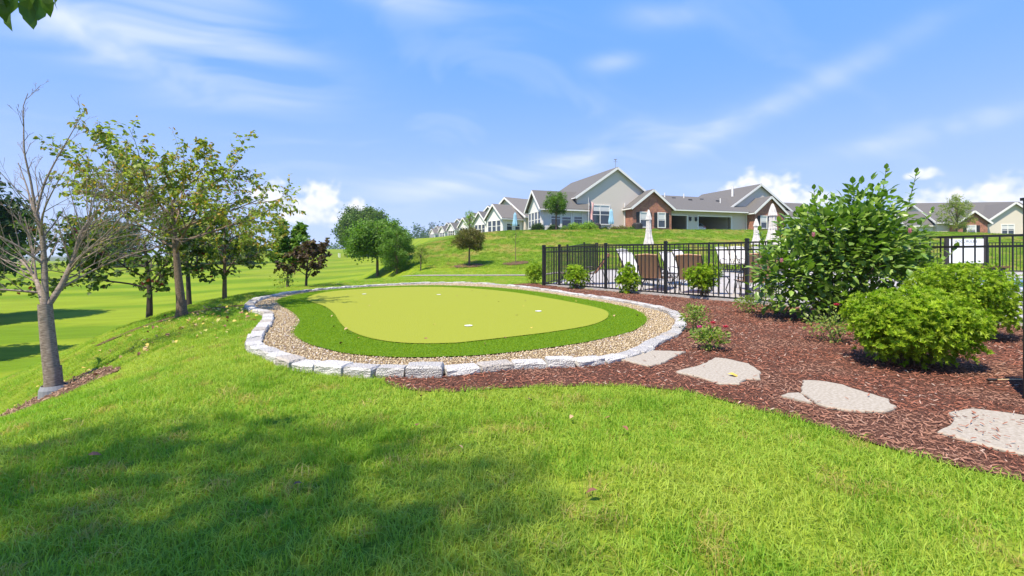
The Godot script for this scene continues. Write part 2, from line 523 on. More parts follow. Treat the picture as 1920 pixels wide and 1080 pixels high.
const BED := [-1.06, 3.92, -0.88, 3.55, -0.67, 3.47, -0.43, 3.44, -0.04, 3.55, 0.24, 3.58, 0.57, 3.61, 0.98, 3.58, 1.32, 3.42, 1.55, 3.10, 1.75, 2.85, 1.88, 2.58, 1.99, 2.37, 2.11, 2.21, 2.26, 2.08, 2.38, 1.84, 2.55, 1.4, 3.4, 1.2, 5.2, 1.5, 7.6, 3.0, 8.3, 5.0, 7.55, 6.15, 5.02, 10.0, 3.83, 11.8, 2.66, 13.55, 1.5, 15.35, 0.95, 16.9, 0.55, 17.3, -0.2, 16.4, -0.6, 15.4, 0.3, 13.0, 1.6, 10.0, 2.0, 8.0, 1.6, 6.2, 0.6, 4.9, -0.5, 4.2]
const FENCE := [1.07, 16.0, 1.55, 15.36, 2.72, 13.62, 3.88, 11.85, 5.05, 10.08, 6.21, 8.32, 7.37, 6.55, 8.5, 4.8]
var green_poly: PackedVector2Array
var fringe_poly: PackedVector2Array
var ring_poly: PackedVector2Array
var bed_poly: PackedVector2Array
var deck_poly: PackedVector2Array
var pool_poly := PackedVector2Array([Vector2(13.0, 9.0), Vector2(26.0, 9.5), Vector2(25.5, 17.5), Vector2(15.0, 17.0)])
var dirt_poly: PackedVector2Array
var strip_poly: PackedVector2Array

func ground_color(x: float, d: float, f: FastNoiseLite, dry: FastNoiseLite) -> Color:
	var c := Color(0.23, 0.315, 0.02)
	var k := f.get_noise_2d(x * 0.5, d * 0.5)
	c = c.lerp(Color(0.31, 0.365, 0.03), clampf(0.35 + k, 0, 1) * 0.7)
	var h := G(x, d)
	# thatch and soil between the blades of the near lawn
	if d < 20 and crest(d) - x < 5.5: c = Color(0.20, 0.275, 0.03).lerp(Color(0.27, 0.325, 0.042), clampf(0.5 + k, 0, 1))
	if d > 20 or x < -8:
		# mown bands of the fairway and dry streaks on the bank
		var band := sin((d * 0.92 - x * 0.38) * 0.42 + f.get_noise_2d(x * 0.06, d * 0.06) * 2.5)
		if x < -5 and h < 6: c = c.lerp(Color(0.15, 0.26, 0.014) if band < 0 else Color(0.285, 0.365, 0.027), smoothstep(0.05, 0.5, absf(band)) * 0.8)
		var bank := smoothstep(0.3, 1.5, h) * (1.0 - smoothstep(3.3, 5.0, h)) if d < 75 and x > -25 else 0.0
		var s := dry.get_noise_2d((x + d * 0.7) * 0.35, (d - x * 0.2) * 0.11 + h * 0.9)
		if d < 75 and x > -14: c = c.lerp(Color(0.115, 0.215, 0.016).lerp(Color(0.18, 0.27, 0.022), clampf(0.5 + k, 0, 1)), 0.85 * smoothstep(0.15, 0.8, h))
		c = c.lerp(Color(0.40, 0.32, 0.10), smoothstep(0.02, 0.4, s) * bank * 0.7)
		if d > 80: c = c.lerp(Color(0.30, 0.33, 0.05), 0.45 * smoothstep(-0.2, 0.4, f.get_noise_2d(x * 0.08, d * 0.08)))
	return c * rng.randf_range(0.88, 1.1)

func ground() -> void:
	ring_poly = curve(RING, true, 0.12)
	green_poly = curve(GREEN, true, 0.1)
	fringe_poly = curve(FRINGE, true, 0.1)
	bed_poly = curve(BED, true, 0.15)
	deck_poly = PackedVector2Array([Vector2(1.12, 16.0), Vector2(1.6, 15.36), Vector2(8.56, 4.8), Vector2(30, 4.8), Vector2(30, 19.3), Vector2(4.3, 23.4)])
	var xs := PackedFloat32Array()
	var ds := PackedFloat32Array()
	var x := 0.0
	var st := 0.25
	var side := [0.0]
	while x < 520.0:
		if x > 9.0: st = minf(st * 1.055, 14.0)
		x += st
		side.append(x)
	for k in range(side.size() - 1, 0, -1): xs.append(-side[k])
	for s in side: xs.append(s)
	var d := -30.0
	while d < 760.0:
		ds.append(d)
		d += 3.0 if d < -6.0 else (0.6 if d < 1.0 else (0.25 if d < 20.0 else minf(0.25 * pow(1.04, (d - 20.0) * 1.6), 2.0 if d < 120.0 else 8.0)))
	var f := FastNoiseLite.new(); f.seed = 3; f.frequency = 1.0; f.fractal_octaves = 3
	var dry := FastNoiseLite.new(); dry.seed = 9; dry.frequency = 1.0; dry.fractal_octaves = 4
	var b := mb(true)
	var nx := xs.size()
	for dd in ds:
		for xx in xs:
			b.tint = ground_color(xx, dd, f, dry)
			var y := G(xx, dd)
			if dd > 7.0 and dd < 19.0 and xx > 12.0 and xx < 28.0: y -= 0.9 * smoothstep(12.0, 14.0, xx) * (1.0 - smoothstep(26.0, 28.0, xx)) * smoothstep(7.0, 8.5, dd) * (1.0 - smoothstep(17.7, 19.0, dd))
			b.vert(Vector3(xx, y, -dd))
			b.n.append(up_at(xx, dd))
	for j in ds.size() - 1:
		for k in nx - 1:
			var a := j * nx + k
			for e in [a, a + nx, a + nx + 1, a, a + nx + 1, a + 1]: b.i.append(e)
	tag(put(b.mesh(M["ground"]), "ground"), "", "", "", "structure")
	# cart path of pale concrete at the foot of the bank
	var path := PackedVector2Array()
	var line := [-6.5, 24.2, -3.0, 24.5, 1.0, 24.7, 6.0, 24.9, 14.0, 23.6, 24.0, 21.6, 36.0, 21.0]
	var mid := curve(line, false, 0.8)
	for p in mid: path.append(p + Vector2(0.05, 0.6))
	for k in range(mid.size() - 1, -1, -1): path.append(mid[k] - Vector2(0.05, 0.6))
	tag(put(sheet(path, 0.03, 0.7).mesh(M["path"]), "path"), "", "", "", "structure")

# ------------------------------------------------------------------ putting green, gravel, edging
func block_mesh(k: int) -> ArrayMesh:
	# one rough-faced edging stone, 1 x 1 x 1 about its base centre, long side along x
	var r := RandomNumberGenerator.new(); r.seed = 100 + k
	var b := mb()
	var loops := []
	for q in [[0.0, 0.96], [0.35, 1.0], [0.8, 0.98], [0.97, 0.88]]:
		var ring := []
		for p in [Vector2(-1, -1), Vector2(-0.4, -1), Vector2(0.3, -1), Vector2(1, -1), Vector2(1, 0), Vector2(1, 1), Vector2(0.35, 1), Vector2(-0.3, 1), Vector2(-1, 1), Vector2(-1, 0)]:
			var jz := r.randf_range(-0.055, 0.035)
			var jx := r.randf_range(-0.02, 0.012)
			ring.append(Vector3(p.x * 0.5 * (1.0 - (1.0 - q[1]) * 0.45) + jx * signf(p.x), q[0] + r.randf_range(-0.035, 0.03) * (1.0 if q[0] > 0.0 else 0.0), p.y * 0.5 * q[1] + jz * signf(p.y)))
		loops.append(ring)
	for a in 3:
		for e in 10:
			var f := (e + 1) % 10
			b.quad(loops[a + 1][e], loops[a + 1][f], loops[a][f], loops[a][e])
	var m := Vector3(0, 0.99, 0)
	for e in 10: b.tri(m, loops[3][(e + 1) % 10], loops[3][e])
	return b.mesh(null)

func putting_area() -> void:
	tag(put(sheet(ring_poly, 0.022, 0.5).mesh(M["gravel_bed"]), "gravel_bed"), "", "", "", "structure")
	var fr := thing("putting_green_fringe", "dark green artificial turf collar round the yellow putting surface", "turf", Vector3.ZERO)
	put(sheet(fringe_poly, 0.034, 0.4).mesh(M["fringe_base"]), "turf_backing", fr)
	var gr := thing("putting_green", "smooth yellow green kidney shaped putting surface with holes", "putting green", Vector3.ZERO)
	put(sheet(green_poly, 0.044, 0.4).mesh(M["putting_turf"]), "turf_surface", gr)
	for h in [[-0.60, 6.46], [0.46, 8.18], [-1.83, 11.73], [-3.75, 11.91]]:
		var b := mb(); b.lathe([[0.046, 0.0], [0.056, 0.003], [0.056, 0.005], [0.045, 0.005], [0.043, -0.002]], 20)
		var cup := put(b.mesh(M["white_plastic"]), "hole_rim", gr, Transform3D(Basis(), P(h[0], h[1], 0.048)))
		var c := mb(); c.lathe([[0.046, 0.0], [0.02, 0.0005], [0.0, 0.0005]], 20)
		put(c.mesh(M["white_plastic"]), "hole_cup", cup, Transform3D(Basis(), Vector3(0, -0.0015, 0)))
	# short blades of the collar
	var patch := blade_patch(31, 34, 0.05, 0.012, 0.022, 0.0034, 0.6)
	var where := []
	var tints := []
	var d := 4.3
	while d < 16.2:
		var st := 0.042 + d * 0.0035
		var x := -6.0
		while x < 2.6:
			var p := Vector2(x + rng.randf_range(-0.5, 0.5) * st, d + rng.randf_range(-0.5, 0.5) * st)
			if inside(p, fringe_poly) and not inside(p, green_poly):
				var s := rng.randf_range(0.85, 1.15) * (0.8 + d * 0.035)
				where.append(Transform3D(Basis(Vector3.UP, rng.randf() * TAU).scaled(Vector3(s, rng.randf_range(0.8, 1.1), s)), P(p.x, p.y, 0.033)))
				tints.append(Color(0.25, 0.43, 0.014).lerp(Color(0.33, 0.50, 0.022), rng.randf()))
			x += st
		d += st
	tag(many(patch, where, tints, "turf_blades", fr), "", "", "", "stuff")
	# pea gravel between collar and edging
	var pb := mb()
	pb.lathe([[0.0, -0.4], [0.36, -0.3], [0.5, 0.0], [0.34, 0.3], [0.0, 0.4]], 6)
	var pebble := pb.mesh(M["pebble"])
	where = []; tints = []
	var dd := 3.7
	while dd < 17.2:
		var st := 0.0175 + dd * 0.0016
		var x := -6.2
		while x < 3.0:
			var p := Vector2(x + rng.randf_range(-0.6, 0.6) * st, dd + rng.randf_range(-0.6, 0.6) * st)
			if inside(p, ring_poly) and not inside(p, fringe_poly):
				var s := rng.randf_range(0.010, 0.021) * (0.8 + dd * 0.035)
				where.append(Transform3D(Basis.from_euler(Vector3(rng.randf() * 0.8, rng.randf() * TAU, rng.randf() * 0.8)).scaled_local(Vector3(s * rng.randf_range(0.8, 1.5), s * 0.8, s)), P(p.x, p.y, 0.022 + rng.randf() * 0.008)))
				tints.append(Color(0.41, 0.31, 0.17).lerp(Color(0.55, 0.46, 0.30), rng.randf()) if rng.randf() < 0.85 else Color(0.30, 0.20, 0.13).lerp(Color(0.62, 0.60, 0.55), rng.randf()))
			x += st
		dd += st
	var gv := thing("gravel", "tan pea gravel strip inside the stone edging", "gravel", Vector3.ZERO)
	gv.set_meta("kind", "stuff")
	many(pebble, where, tints, "pebbles", gv)
	# edging of pale stones, each its own piece
	var ed := thing("stone_edging", "low curved edging of pale grey stones round the putting green", "edging", Vector3.ZERO)
	var kinds := []
	for k in 7: kinds.append(block_mesh(k))
	var run := 0.0
	var total := 0.0
	var n := ring_poly.size()
	for k in n: total += ring_poly[k].distance_to(ring_poly[(k + 1) % n])
	var at := 0
	var into := 0.0
	while run < total - 0.1:
		var lng := rng.randf_range(0.235, 0.315)
		if total - run - lng < 0.16: lng = total - run
		var half := into + lng * 0.5
		var k := at
		while half > ring_poly[k % n].distance_to(ring_poly[(k + 1) % n]):
			half -= ring_poly[k % n].distance_to(ring_poly[(k + 1) % n]); k += 1
		var a := ring_poly[k % n]
		var c := ring_poly[(k + 1) % n]
		var p := a.lerp(c, half / a.distance_to(c))
		var dir := (ring_poly[(k + 2) % n] - ring_poly[(k - 1 + n) % n]).normalized()
		var low := smoothstep(0.4, 1.2, p.x) * (1.0 - smoothstep(6.0, 8.0, p.y))
		var tall := lerpf(rng.randf_range(0.078, 0.105), rng.randf_range(0.05, 0.065), low)
		if p.x > -1.7 and p.x < -0.6 and p.y < 5: tall += 0.018
		var o := put(kinds[rng.randi() % 7], "edging_stone", ed, Transform3D(Basis(Vector3.UP, atan2(dir.y, dir.x) + rng.randf_range(-0.05, 0.05) + (PI if rng.randf() < 0.5 else 0.0)).scaled_local(Vector3(lng - 0.012, tall, rng.randf_range(0.145, 0.18))), P(p.x, p.y, -0.012)))
		o.material_override = M[["block", "block", "block_b", "block_c"][rng.randi() % 4]]
		run += lng
		into += lng
		while into > ring_poly[at % n].distance_to(ring_poly[(at + 1) % n]):
			into -= ring_poly[at % n].distance_to(ring_poly[(at + 1) % n]); at += 1

# ------------------------------------------------------------------ mulch bed and stepping stones
func slab(flat: Array, called: String, parent: Node3D, y0: float, y1: float, seed_: int) -> void:
	var r := RandomNumberGenerator.new(); r.seed = seed_
	var raw := PackedVector2Array()
	for k in range(0, flat.size(), 2): raw.append(Vector2(flat[k], flat[k + 1]))
	var ring := PackedVector2Array()
	for k in raw.size():
		var a := raw[k]
		var c := raw[(k + 1) % raw.size()]
		var cuts := maxi(1, int(a.distance_to(c) / 0.05))
		var side := (c - a).orthogonal().normalized()
		for q in cuts: ring.append(a.lerp(c, float(q) / cuts) + side * r.randf_range(-0.010, 0.010))
	var mid := Vector2.ZERO
	for p in ring: mid += p / ring.size()
	var b := mb()
	var inner := PackedVector2Array()
	for p in ring: inner.append(p.lerp(mid, 0.022))
	var t := Geometry2D.triangulate_polygon(inner)
	for k in range(0, t.size(), 3):
		var q := [inner[t[k]], inner[t[k + 1]], inner[t[k + 2]]]
		b.tri(Vector3(q[0].x, y1, -q[0].y), Vector3(q[1].x, y1, -q[1].y), Vector3(q[2].x, y1, -q[2].y))
	for k in ring.size():
		var e := (k + 1) % ring.size()
		b.quad(Vector3(inner[k].x, y1, -inner[k].y), Vector3(inner[e].x, y1, -inner[e].y), Vector3(ring[e].x, y1 - 0.008, -ring[e].y), Vector3(ring[k].x, y1 - 0.008, -ring[k].y))
		b.quad(Vector3(ring[k].x, y1 - 0.008, -ring[k].y), Vector3(ring[e].x, y1 - 0.008, -ring[e].y), Vector3(ring[e].x, y0, -ring[e].y), Vector3(ring[k].x, y0, -ring[k].y))
	put(b.mesh(M["flagstone"]), called, parent)

const STEPS := [
	[1.02, 4.49, 1.34, 4.92, 1.79, 4.84, 1.39, 4.33, 1.24, 4.19],
	[1.39, 4.00, 1.68, 4.21, 1.98, 4.56, 2.05, 4.51, 2.16, 4.29, 2.12, 4.00, 1.99, 3.76, 1.88, 3.76, 1.75, 3.62, 1.60, 3.62, 1.51, 3.86],
	[2.085, 3.38, 2.30, 3.71, 2.42, 3.71, 2.52, 3.58, 2.55, 3.38, 2.59, 3.22, 2.52, 3.11, 2.52, 3.07, 2.36, 2.96, 2.16, 2.99, 2.05, 3.07, 2.035, 3.14],
	[2.38, 2.64, 2.59, 2.76, 2.65, 2.82, 2.74, 2.94, 2.97, 3.03, 3.17, 2.90, 3.29, 2.76, 3.08, 2.49, 2.61, 2.21, 2.54, 2.33, 2.49, 2.39, 2.43, 2.47, 2.40, 2.57],
	[1.90, 3.31, 1.98, 3.38, 2.066, 3.385, 2.015, 3.145]]

func bed() -> void:
	tag(put(sheet(bed_poly, 0.008, 0.5).mesh(M["mulch"]), "mulch_bed"), "", "", "", "structure")
	var labels := ["four sided pale flagstone next to the stone edging", "rounded pale flagstone with a fallen leaf on it", "long pale flagstone with a cracked off corner", "pale flagstone strewn with bark chips at the picture's edge"]
	for k in 4:
		var o := thing("stepping_stone", labels[k], "stepping stone", Vector3.ZERO, 0.0, "flagstones set in the mulch")
		slab(STEPS[k], "slab", o, -0.02, 0.024, 40 + k)
		if k == 2: slab(STEPS[4], "broken_corner", o, -0.02, 0.021, 50)
	# shredded bark
	var chips := []
	for k in 4:
		var r := RandomNumberGenerator.new(); r.seed = 60 + k
		var b := mb()
		var l := 0.5
		var prof := []
		for q in 3:
			var z := (q - 1) * l
			var bend := r.randf_range(-0.12, 0.12)
			var w := 0.11 if q == 1 else r.randf_range(0.03, 0.09)
			prof.append([Vector3(-w, r.randf_range(-0.03, 0.03) + bend, z), Vector3(w, r.randf_range(-0.03, 0.03) + bend, z + r.randf_range(-0.1, 0.1)), Vector3(w * 0.6, 0.09 + bend, z), Vector3(-w * 0.6, 0.09 + bend, z)])
		for q in 2:
			for e in 4:
				b.quad(prof[q][e], prof[q][(e + 1) % 4], prof[q + 1][(e + 1) % 4], prof[q + 1][e])
		b.quad(prof[0][0], prof[0][1], prof[0][2], prof[0][3]); b.quad(prof[2][0], prof[2][1], prof[2][2], prof[2][3])
		chips.append(b.mesh(M["chip"]))
	var worn := FastNoiseLite.new(); worn.seed = 31; worn.frequency = 1.0; worn.fractal_octaves = 3
	var steps := []
	for s in STEPS:
		var q := PackedVector2Array()
		for k in range(0, s.size(), 2): q.append(Vector2(s[k], s[k + 1]))
		steps.append(q)
	var where := [[], [], [], []]
	var tints := [[], [], [], []]
	var d := 1.2
	while d < 17.3:
		var st := 0.0135 + d * 0.0040
		var x := -1.2
		while x < minf(8.4, d * 1.25 + 1.2):
			var p := Vector2(x + rng.randf_range(-0.6, 0.6) * st, d + rng.randf_range(-0.6, 0.6) * st)
			if inside(p, bed_poly) and not inside(p, ring_poly):
				var lift := 0.010
				var skip := false
				for k in 5:
					if inside(p, steps[k]):
						lift = 0.027
						skip = rng.randf() > (0.10 if k == 3 else 0.012)
				if not skip:
					var k := rng.randi() % 4
					var s := rng.randf_range(0.011, 0.036) * (0.85 + d * 0.07)
					var ba := Basis.from_euler(Vector3(rng.randfn(0, 0.22), rng.randf() * TAU, rng.randfn(0, 0.3))).scaled_local(Vector3(s * rng.randf_range(0.7, 1.5), s, s))
					where[k].append(Transform3D(ba, P(p.x, p.y, lift + rng.randf() * 0.014)))
					var q := rng.randf()
					var c := Color(0.235, 0.088, 0.053).lerp(Color(0.35, 0.15, 0.097), rng.randf())
					if q < 0.22: c = Color(0.10, 0.045, 0.032)
					elif q > 0.945: c = Color(0.42, 0.26, 0.19).lerp(Color(0.52, 0.40, 0.32), rng.randf())
					c = c.lerp(Color(0.36, 0.215, 0.15), clampf(worn.get_noise_2d(p.x * 0.9, p.y * 0.9) * 1.3 + 0.15, 0.0, 0.6))
					tints[k].append(c)
			x += st
		d += st
	var o := thing("bark_mulch", "reddish brown shredded bark covering the planting bed", "mulch", Vector3.ZERO)
	o.set_meta("kind", "stuff")
	for k in 4: many(chips[k], where[k], tints[k], "bark_chips", o)
	# drip stake and thin rod beside the shrub
	var b := mb(); b.tube(PackedVector3Array([Vector3(0, 0.02, 0), Vector3(0.34, 0.025, 0.0)]), PackedFloat32Array([0.004, 0.004]), 6)
	var rod := thing("drip_line", "thin tan rod with a black tip lying on the mulch", "irrigation rod", P(3.78, 3.66, 0.02))
	put(b.mesh(M["rod"]), "rod", rod)
	b = mb(); b.tube(PackedVector3Array([Vector3(-0.07, 0.02, 0), Vector3(0.0, 0.02, 0.0)]), PackedFloat32Array([0.011, 0.009]), 8)
	put(b.mesh(M["rubber"]), "tip", rod)

# ------------------------------------------------------------------ pool yard
func fence(line: Array, root: Node3D, tall: float, gap: float, skip_last := false) -> void:
	var post := mb()
	post.bx(-0.033, 0.033, 0, tall, -0.033, 0.033)
	post.bx(-0.04, 0.04, tall, tall + 0.018, -0.04, 0.04)
	post.bx(-0.028, 0.028, tall + 0.018, tall + 0.034, -0.028, 0.028)
	var post_mesh := post.mesh(M["black_metal"])
	var pick := mb()
	pick.bx(-0.0095, 0.0095, 0.075, tall - 0.065, -0.0095, 0.0095)
	var pick_mesh := pick.mesh(M["black_metal"])
	var n := line.size() / 2
	for k in n:
		var a := P(line[k * 2], line[k * 2 + 1])
		if k == n - 1:
			if not skip_last: put(post_mesh, "post", root, Transform3D(Basis(), a))
			break
		var c := P(line[k * 2 + 2], line[k * 2 + 3])
		var flat := Vector3(c.x - a.x, 0, c.z - a.z)
		var turn := Basis(Vector3.UP, atan2(-flat.z, flat.x))
		put(post_mesh, "post", root, Transform3D(turn, a))
		for y in [0.085, tall - 0.21, tall - 0.055]:
			var b := mb()
			var s := flat.normalized() * 0.035
			b.bar(a + s + Vector3(0, y, 0), c - s + Vector3(0, y, 0), 0.026, 0.034)
			put(b.mesh(M["black_metal"]), "rail", root)
		var cnt := int(flat.length() / gap)
		for q in range(1, cnt):
			put(pick_mesh, "picket", root, Transform3D(turn, a.lerp(c, float(q) / cnt)))

func chaise(label: String, x: float, d: float, turn: float, sling: String, tilt: float, group: String) -> void:
	var o := thing("chaise_lounge", label, "lounge chair", P(x, d, 0.03), turn, group)
	var w := 0.31
	var back := Vector3(0, sin(tilt), -cos(tilt)) * 0.78
	for s in [-1.0, 1.0]:
		var b := mb()
		b.tube(PackedVector3Array([Vector3(s * w, 0.36, 1.28), Vector3(s * w, 0.365, 0.5), Vector3(s * w, 0.36, 0.0)]), PackedFloat32Array([0.016, 0.016, 0.016]), 6)
		put(b.mesh(M["bronze_metal"]), "side_rail", o)
		b = mb()
		b.tube(PackedVector3Array([Vector3(s * w, 0.36, 0), Vector3(s * w, 0.36, 0) + back]), PackedFloat32Array([0.016, 0.014]), 6)
		put(b.mesh(M["bronze_metal"]), "back_rail", o)
		b = mb()
		b.tube(PackedVector3Array([Vector3(s * (w + 0.03), 0.0, 0.30), Vector3(s * (w + 0.02), 0.3, 0.10), Vector3(s * (w + 0.03), 0.56, 0.02), Vector3(s * (w + 0.03), 0.58, 0.20), Vector3(s * (w + 0.03), 0.54, 0.42), Vector3(s * (w + 0.02), 0.3, 0.40), Vector3(s * (w + 0.03), 0.0, 0.02)]), PackedFloat32Array([0.013, 0.013, 0.013, 0.016, 0.013, 0.013, 0.013]), 6)
		put(b.mesh(M["bronze_metal"]), "armrest", o)
		b = mb()
		b.tube(PackedVector3Array([Vector3(s * w, 0.36, 1.10), Vector3(s * (w + 0.01), 0.18, 1.16), Vector3(s * (w + 0.015), 0.0, 1.22)]), PackedFloat32Array([0.014, 0.013, 0.012]), 6)
		put(b.mesh(M["bronze_metal"]), "leg", o)
		b = mb()
		b.tube(PackedVector3Array([Vector3(s * w * 0.9, 0.36, 0) + back * 0.55, Vector3(s * (w + 0.02), 0.0, -0.42)]), PackedFloat32Array([0.011, 0.011]), 6)
		put(b.mesh(M["bronze_metal"]), "prop", o)
	var b := mb()
	for k in 8:
		var t0 := k / 8.0
		var t1 := (k + 1) / 8.0
		var a: Vector3 = Vector3(0, 0.365 - 0.03 * sin(PI * t0), 1.26 * (1 - t0))
		var e: Vector3 = Vector3(0, 0.365 - 0.03 * sin(PI * t1), 1.26 * (1 - t1))
		b.box(Transform3D(Basis(Vector3.RIGHT, atan2(a.y - e.y, e.z - a.z)), (a + e) / 2), Vector3(w * 2, 0.006, a.distance_to(e)))
	put(b.mesh(M[sling]), "seat_sling", o)
	b = mb()
	b.box(Transform3D(Basis(Vector3.RIGHT, tilt), Vector3(0, 0.365, 0) + back * 0.5), Vector3(w * 2 - 0.01, 0.006, 0.77))
	put(b.mesh(M[sling]), "back_sling", o)
	b = mb()
	b.tube(PackedVector3Array([Vector3(-w, 0.36, 0) + back, Vector3(0, 0.385, 0) + back, Vector3(w, 0.36, 0) + back]), PackedFloat32Array([0.016, 0.02, 0.016]), 6)
	put(b.mesh(M[sling]), "top_rail", o)

func parasol(label: String, x: float, d: float, top: float, wide: float) -> void:
	var o := thing("closed_umbrella", label, "umbrella", P(x, d, 0.03), 0.0, "closed pool umbrellas")
	var b := mb()
	b.tube(PackedVector3Array([Vector3.ZERO, Vector3(0, top - 0.05, 0)]), PackedFloat32Array([0.022, 0.022]), 8)
	put(b.mesh(M["bronze_metal"]), "pole", o)
	b = mb(); b.lathe([[0.0, 0.09], [0.06, 0.09], [0.2, 0.06], [0.28, 0.03], [0.28, 0.0], [0.0, 0.0]], 18)
	put(b.mesh(M["black_metal"]), "base", o)
	var h := top
	b = mb(); b.lathe([[0.02, h * 0.93], [wide * 0.36, h * 0.90], [wide * 0.40, h * 0.80], [wide * 0.44, h * 0.70], [wide * 0.50, h * 0.66], [wide * 0.62, h * 0.60], [wide * 0.80, h * 0.53], [wide * 0.84, h * 0.505], [wide * 0.5, h * 0.53]], 48, 0.16, 8)
	put(b.mesh(M["canvas"]), "canopy", o)
	b = mb(); b.lathe([[0.012, h * 1.0], [wide * 0.16, h * 0.985], [wide * 0.34, h * 0.93], [wide * 0.52, h * 0.855], [wide * 0.48, h * 0.85], [wide * 0.3, h * 0.91]], 48, 0.13, 8)
	put(b.mesh(M["canvas"]), "vent_cap", o)
	b = mb(); b.lathe([[wide * 0.47, h * 0.712], [wide * 0.50, h * 0.70], [wide * 0.48, h * 0.69]], 32, 0.1, 8)
	put(b.mesh(M["canvas"]), "tie", o)
	b = mb(); b.lathe([[0.0, h + 0.05], [0.018, h + 0.04], [0.012, h]], 10)
	put(b.mesh(M["bronze_metal"]), "finial", o)

func side_table(label: String, x: float, d: float, group: String) -> void:
	var o := thing("side_table", label, "table", P(x, d, 0.03), 0.3, group)
	var b := mb(); b.lathe([[0.0, 0.47], [0.26, 0.47], [0.28, 0.455], [0.27, 0.44], [0.0, 0.45]], 24)
	put(b.mesh(M["bronze_metal"]), "table_top", o)
	for k in 4:
		var a := TAU * (k + 0.5) / 4
		var u := Vector3(cos(a), 0, sin(a))
		b = mb(); b.tube(PackedVector3Array([u * 0.2 + Vector3(0, 0.445, 0), u * 0.25 + Vector3(0, 0.36, 0), u * 0.2 + Vector3(0, 0.22, 0), u * 0.17 + Vector3(0, 0.12, 0), u * 0.24, u * 0.26]), PackedFloat32Array([0.012, 0.013, 0.013, 0.013, 0.012, 0.01]), 6)
		put(b.mesh(M["bronze_metal"]), "leg", o)

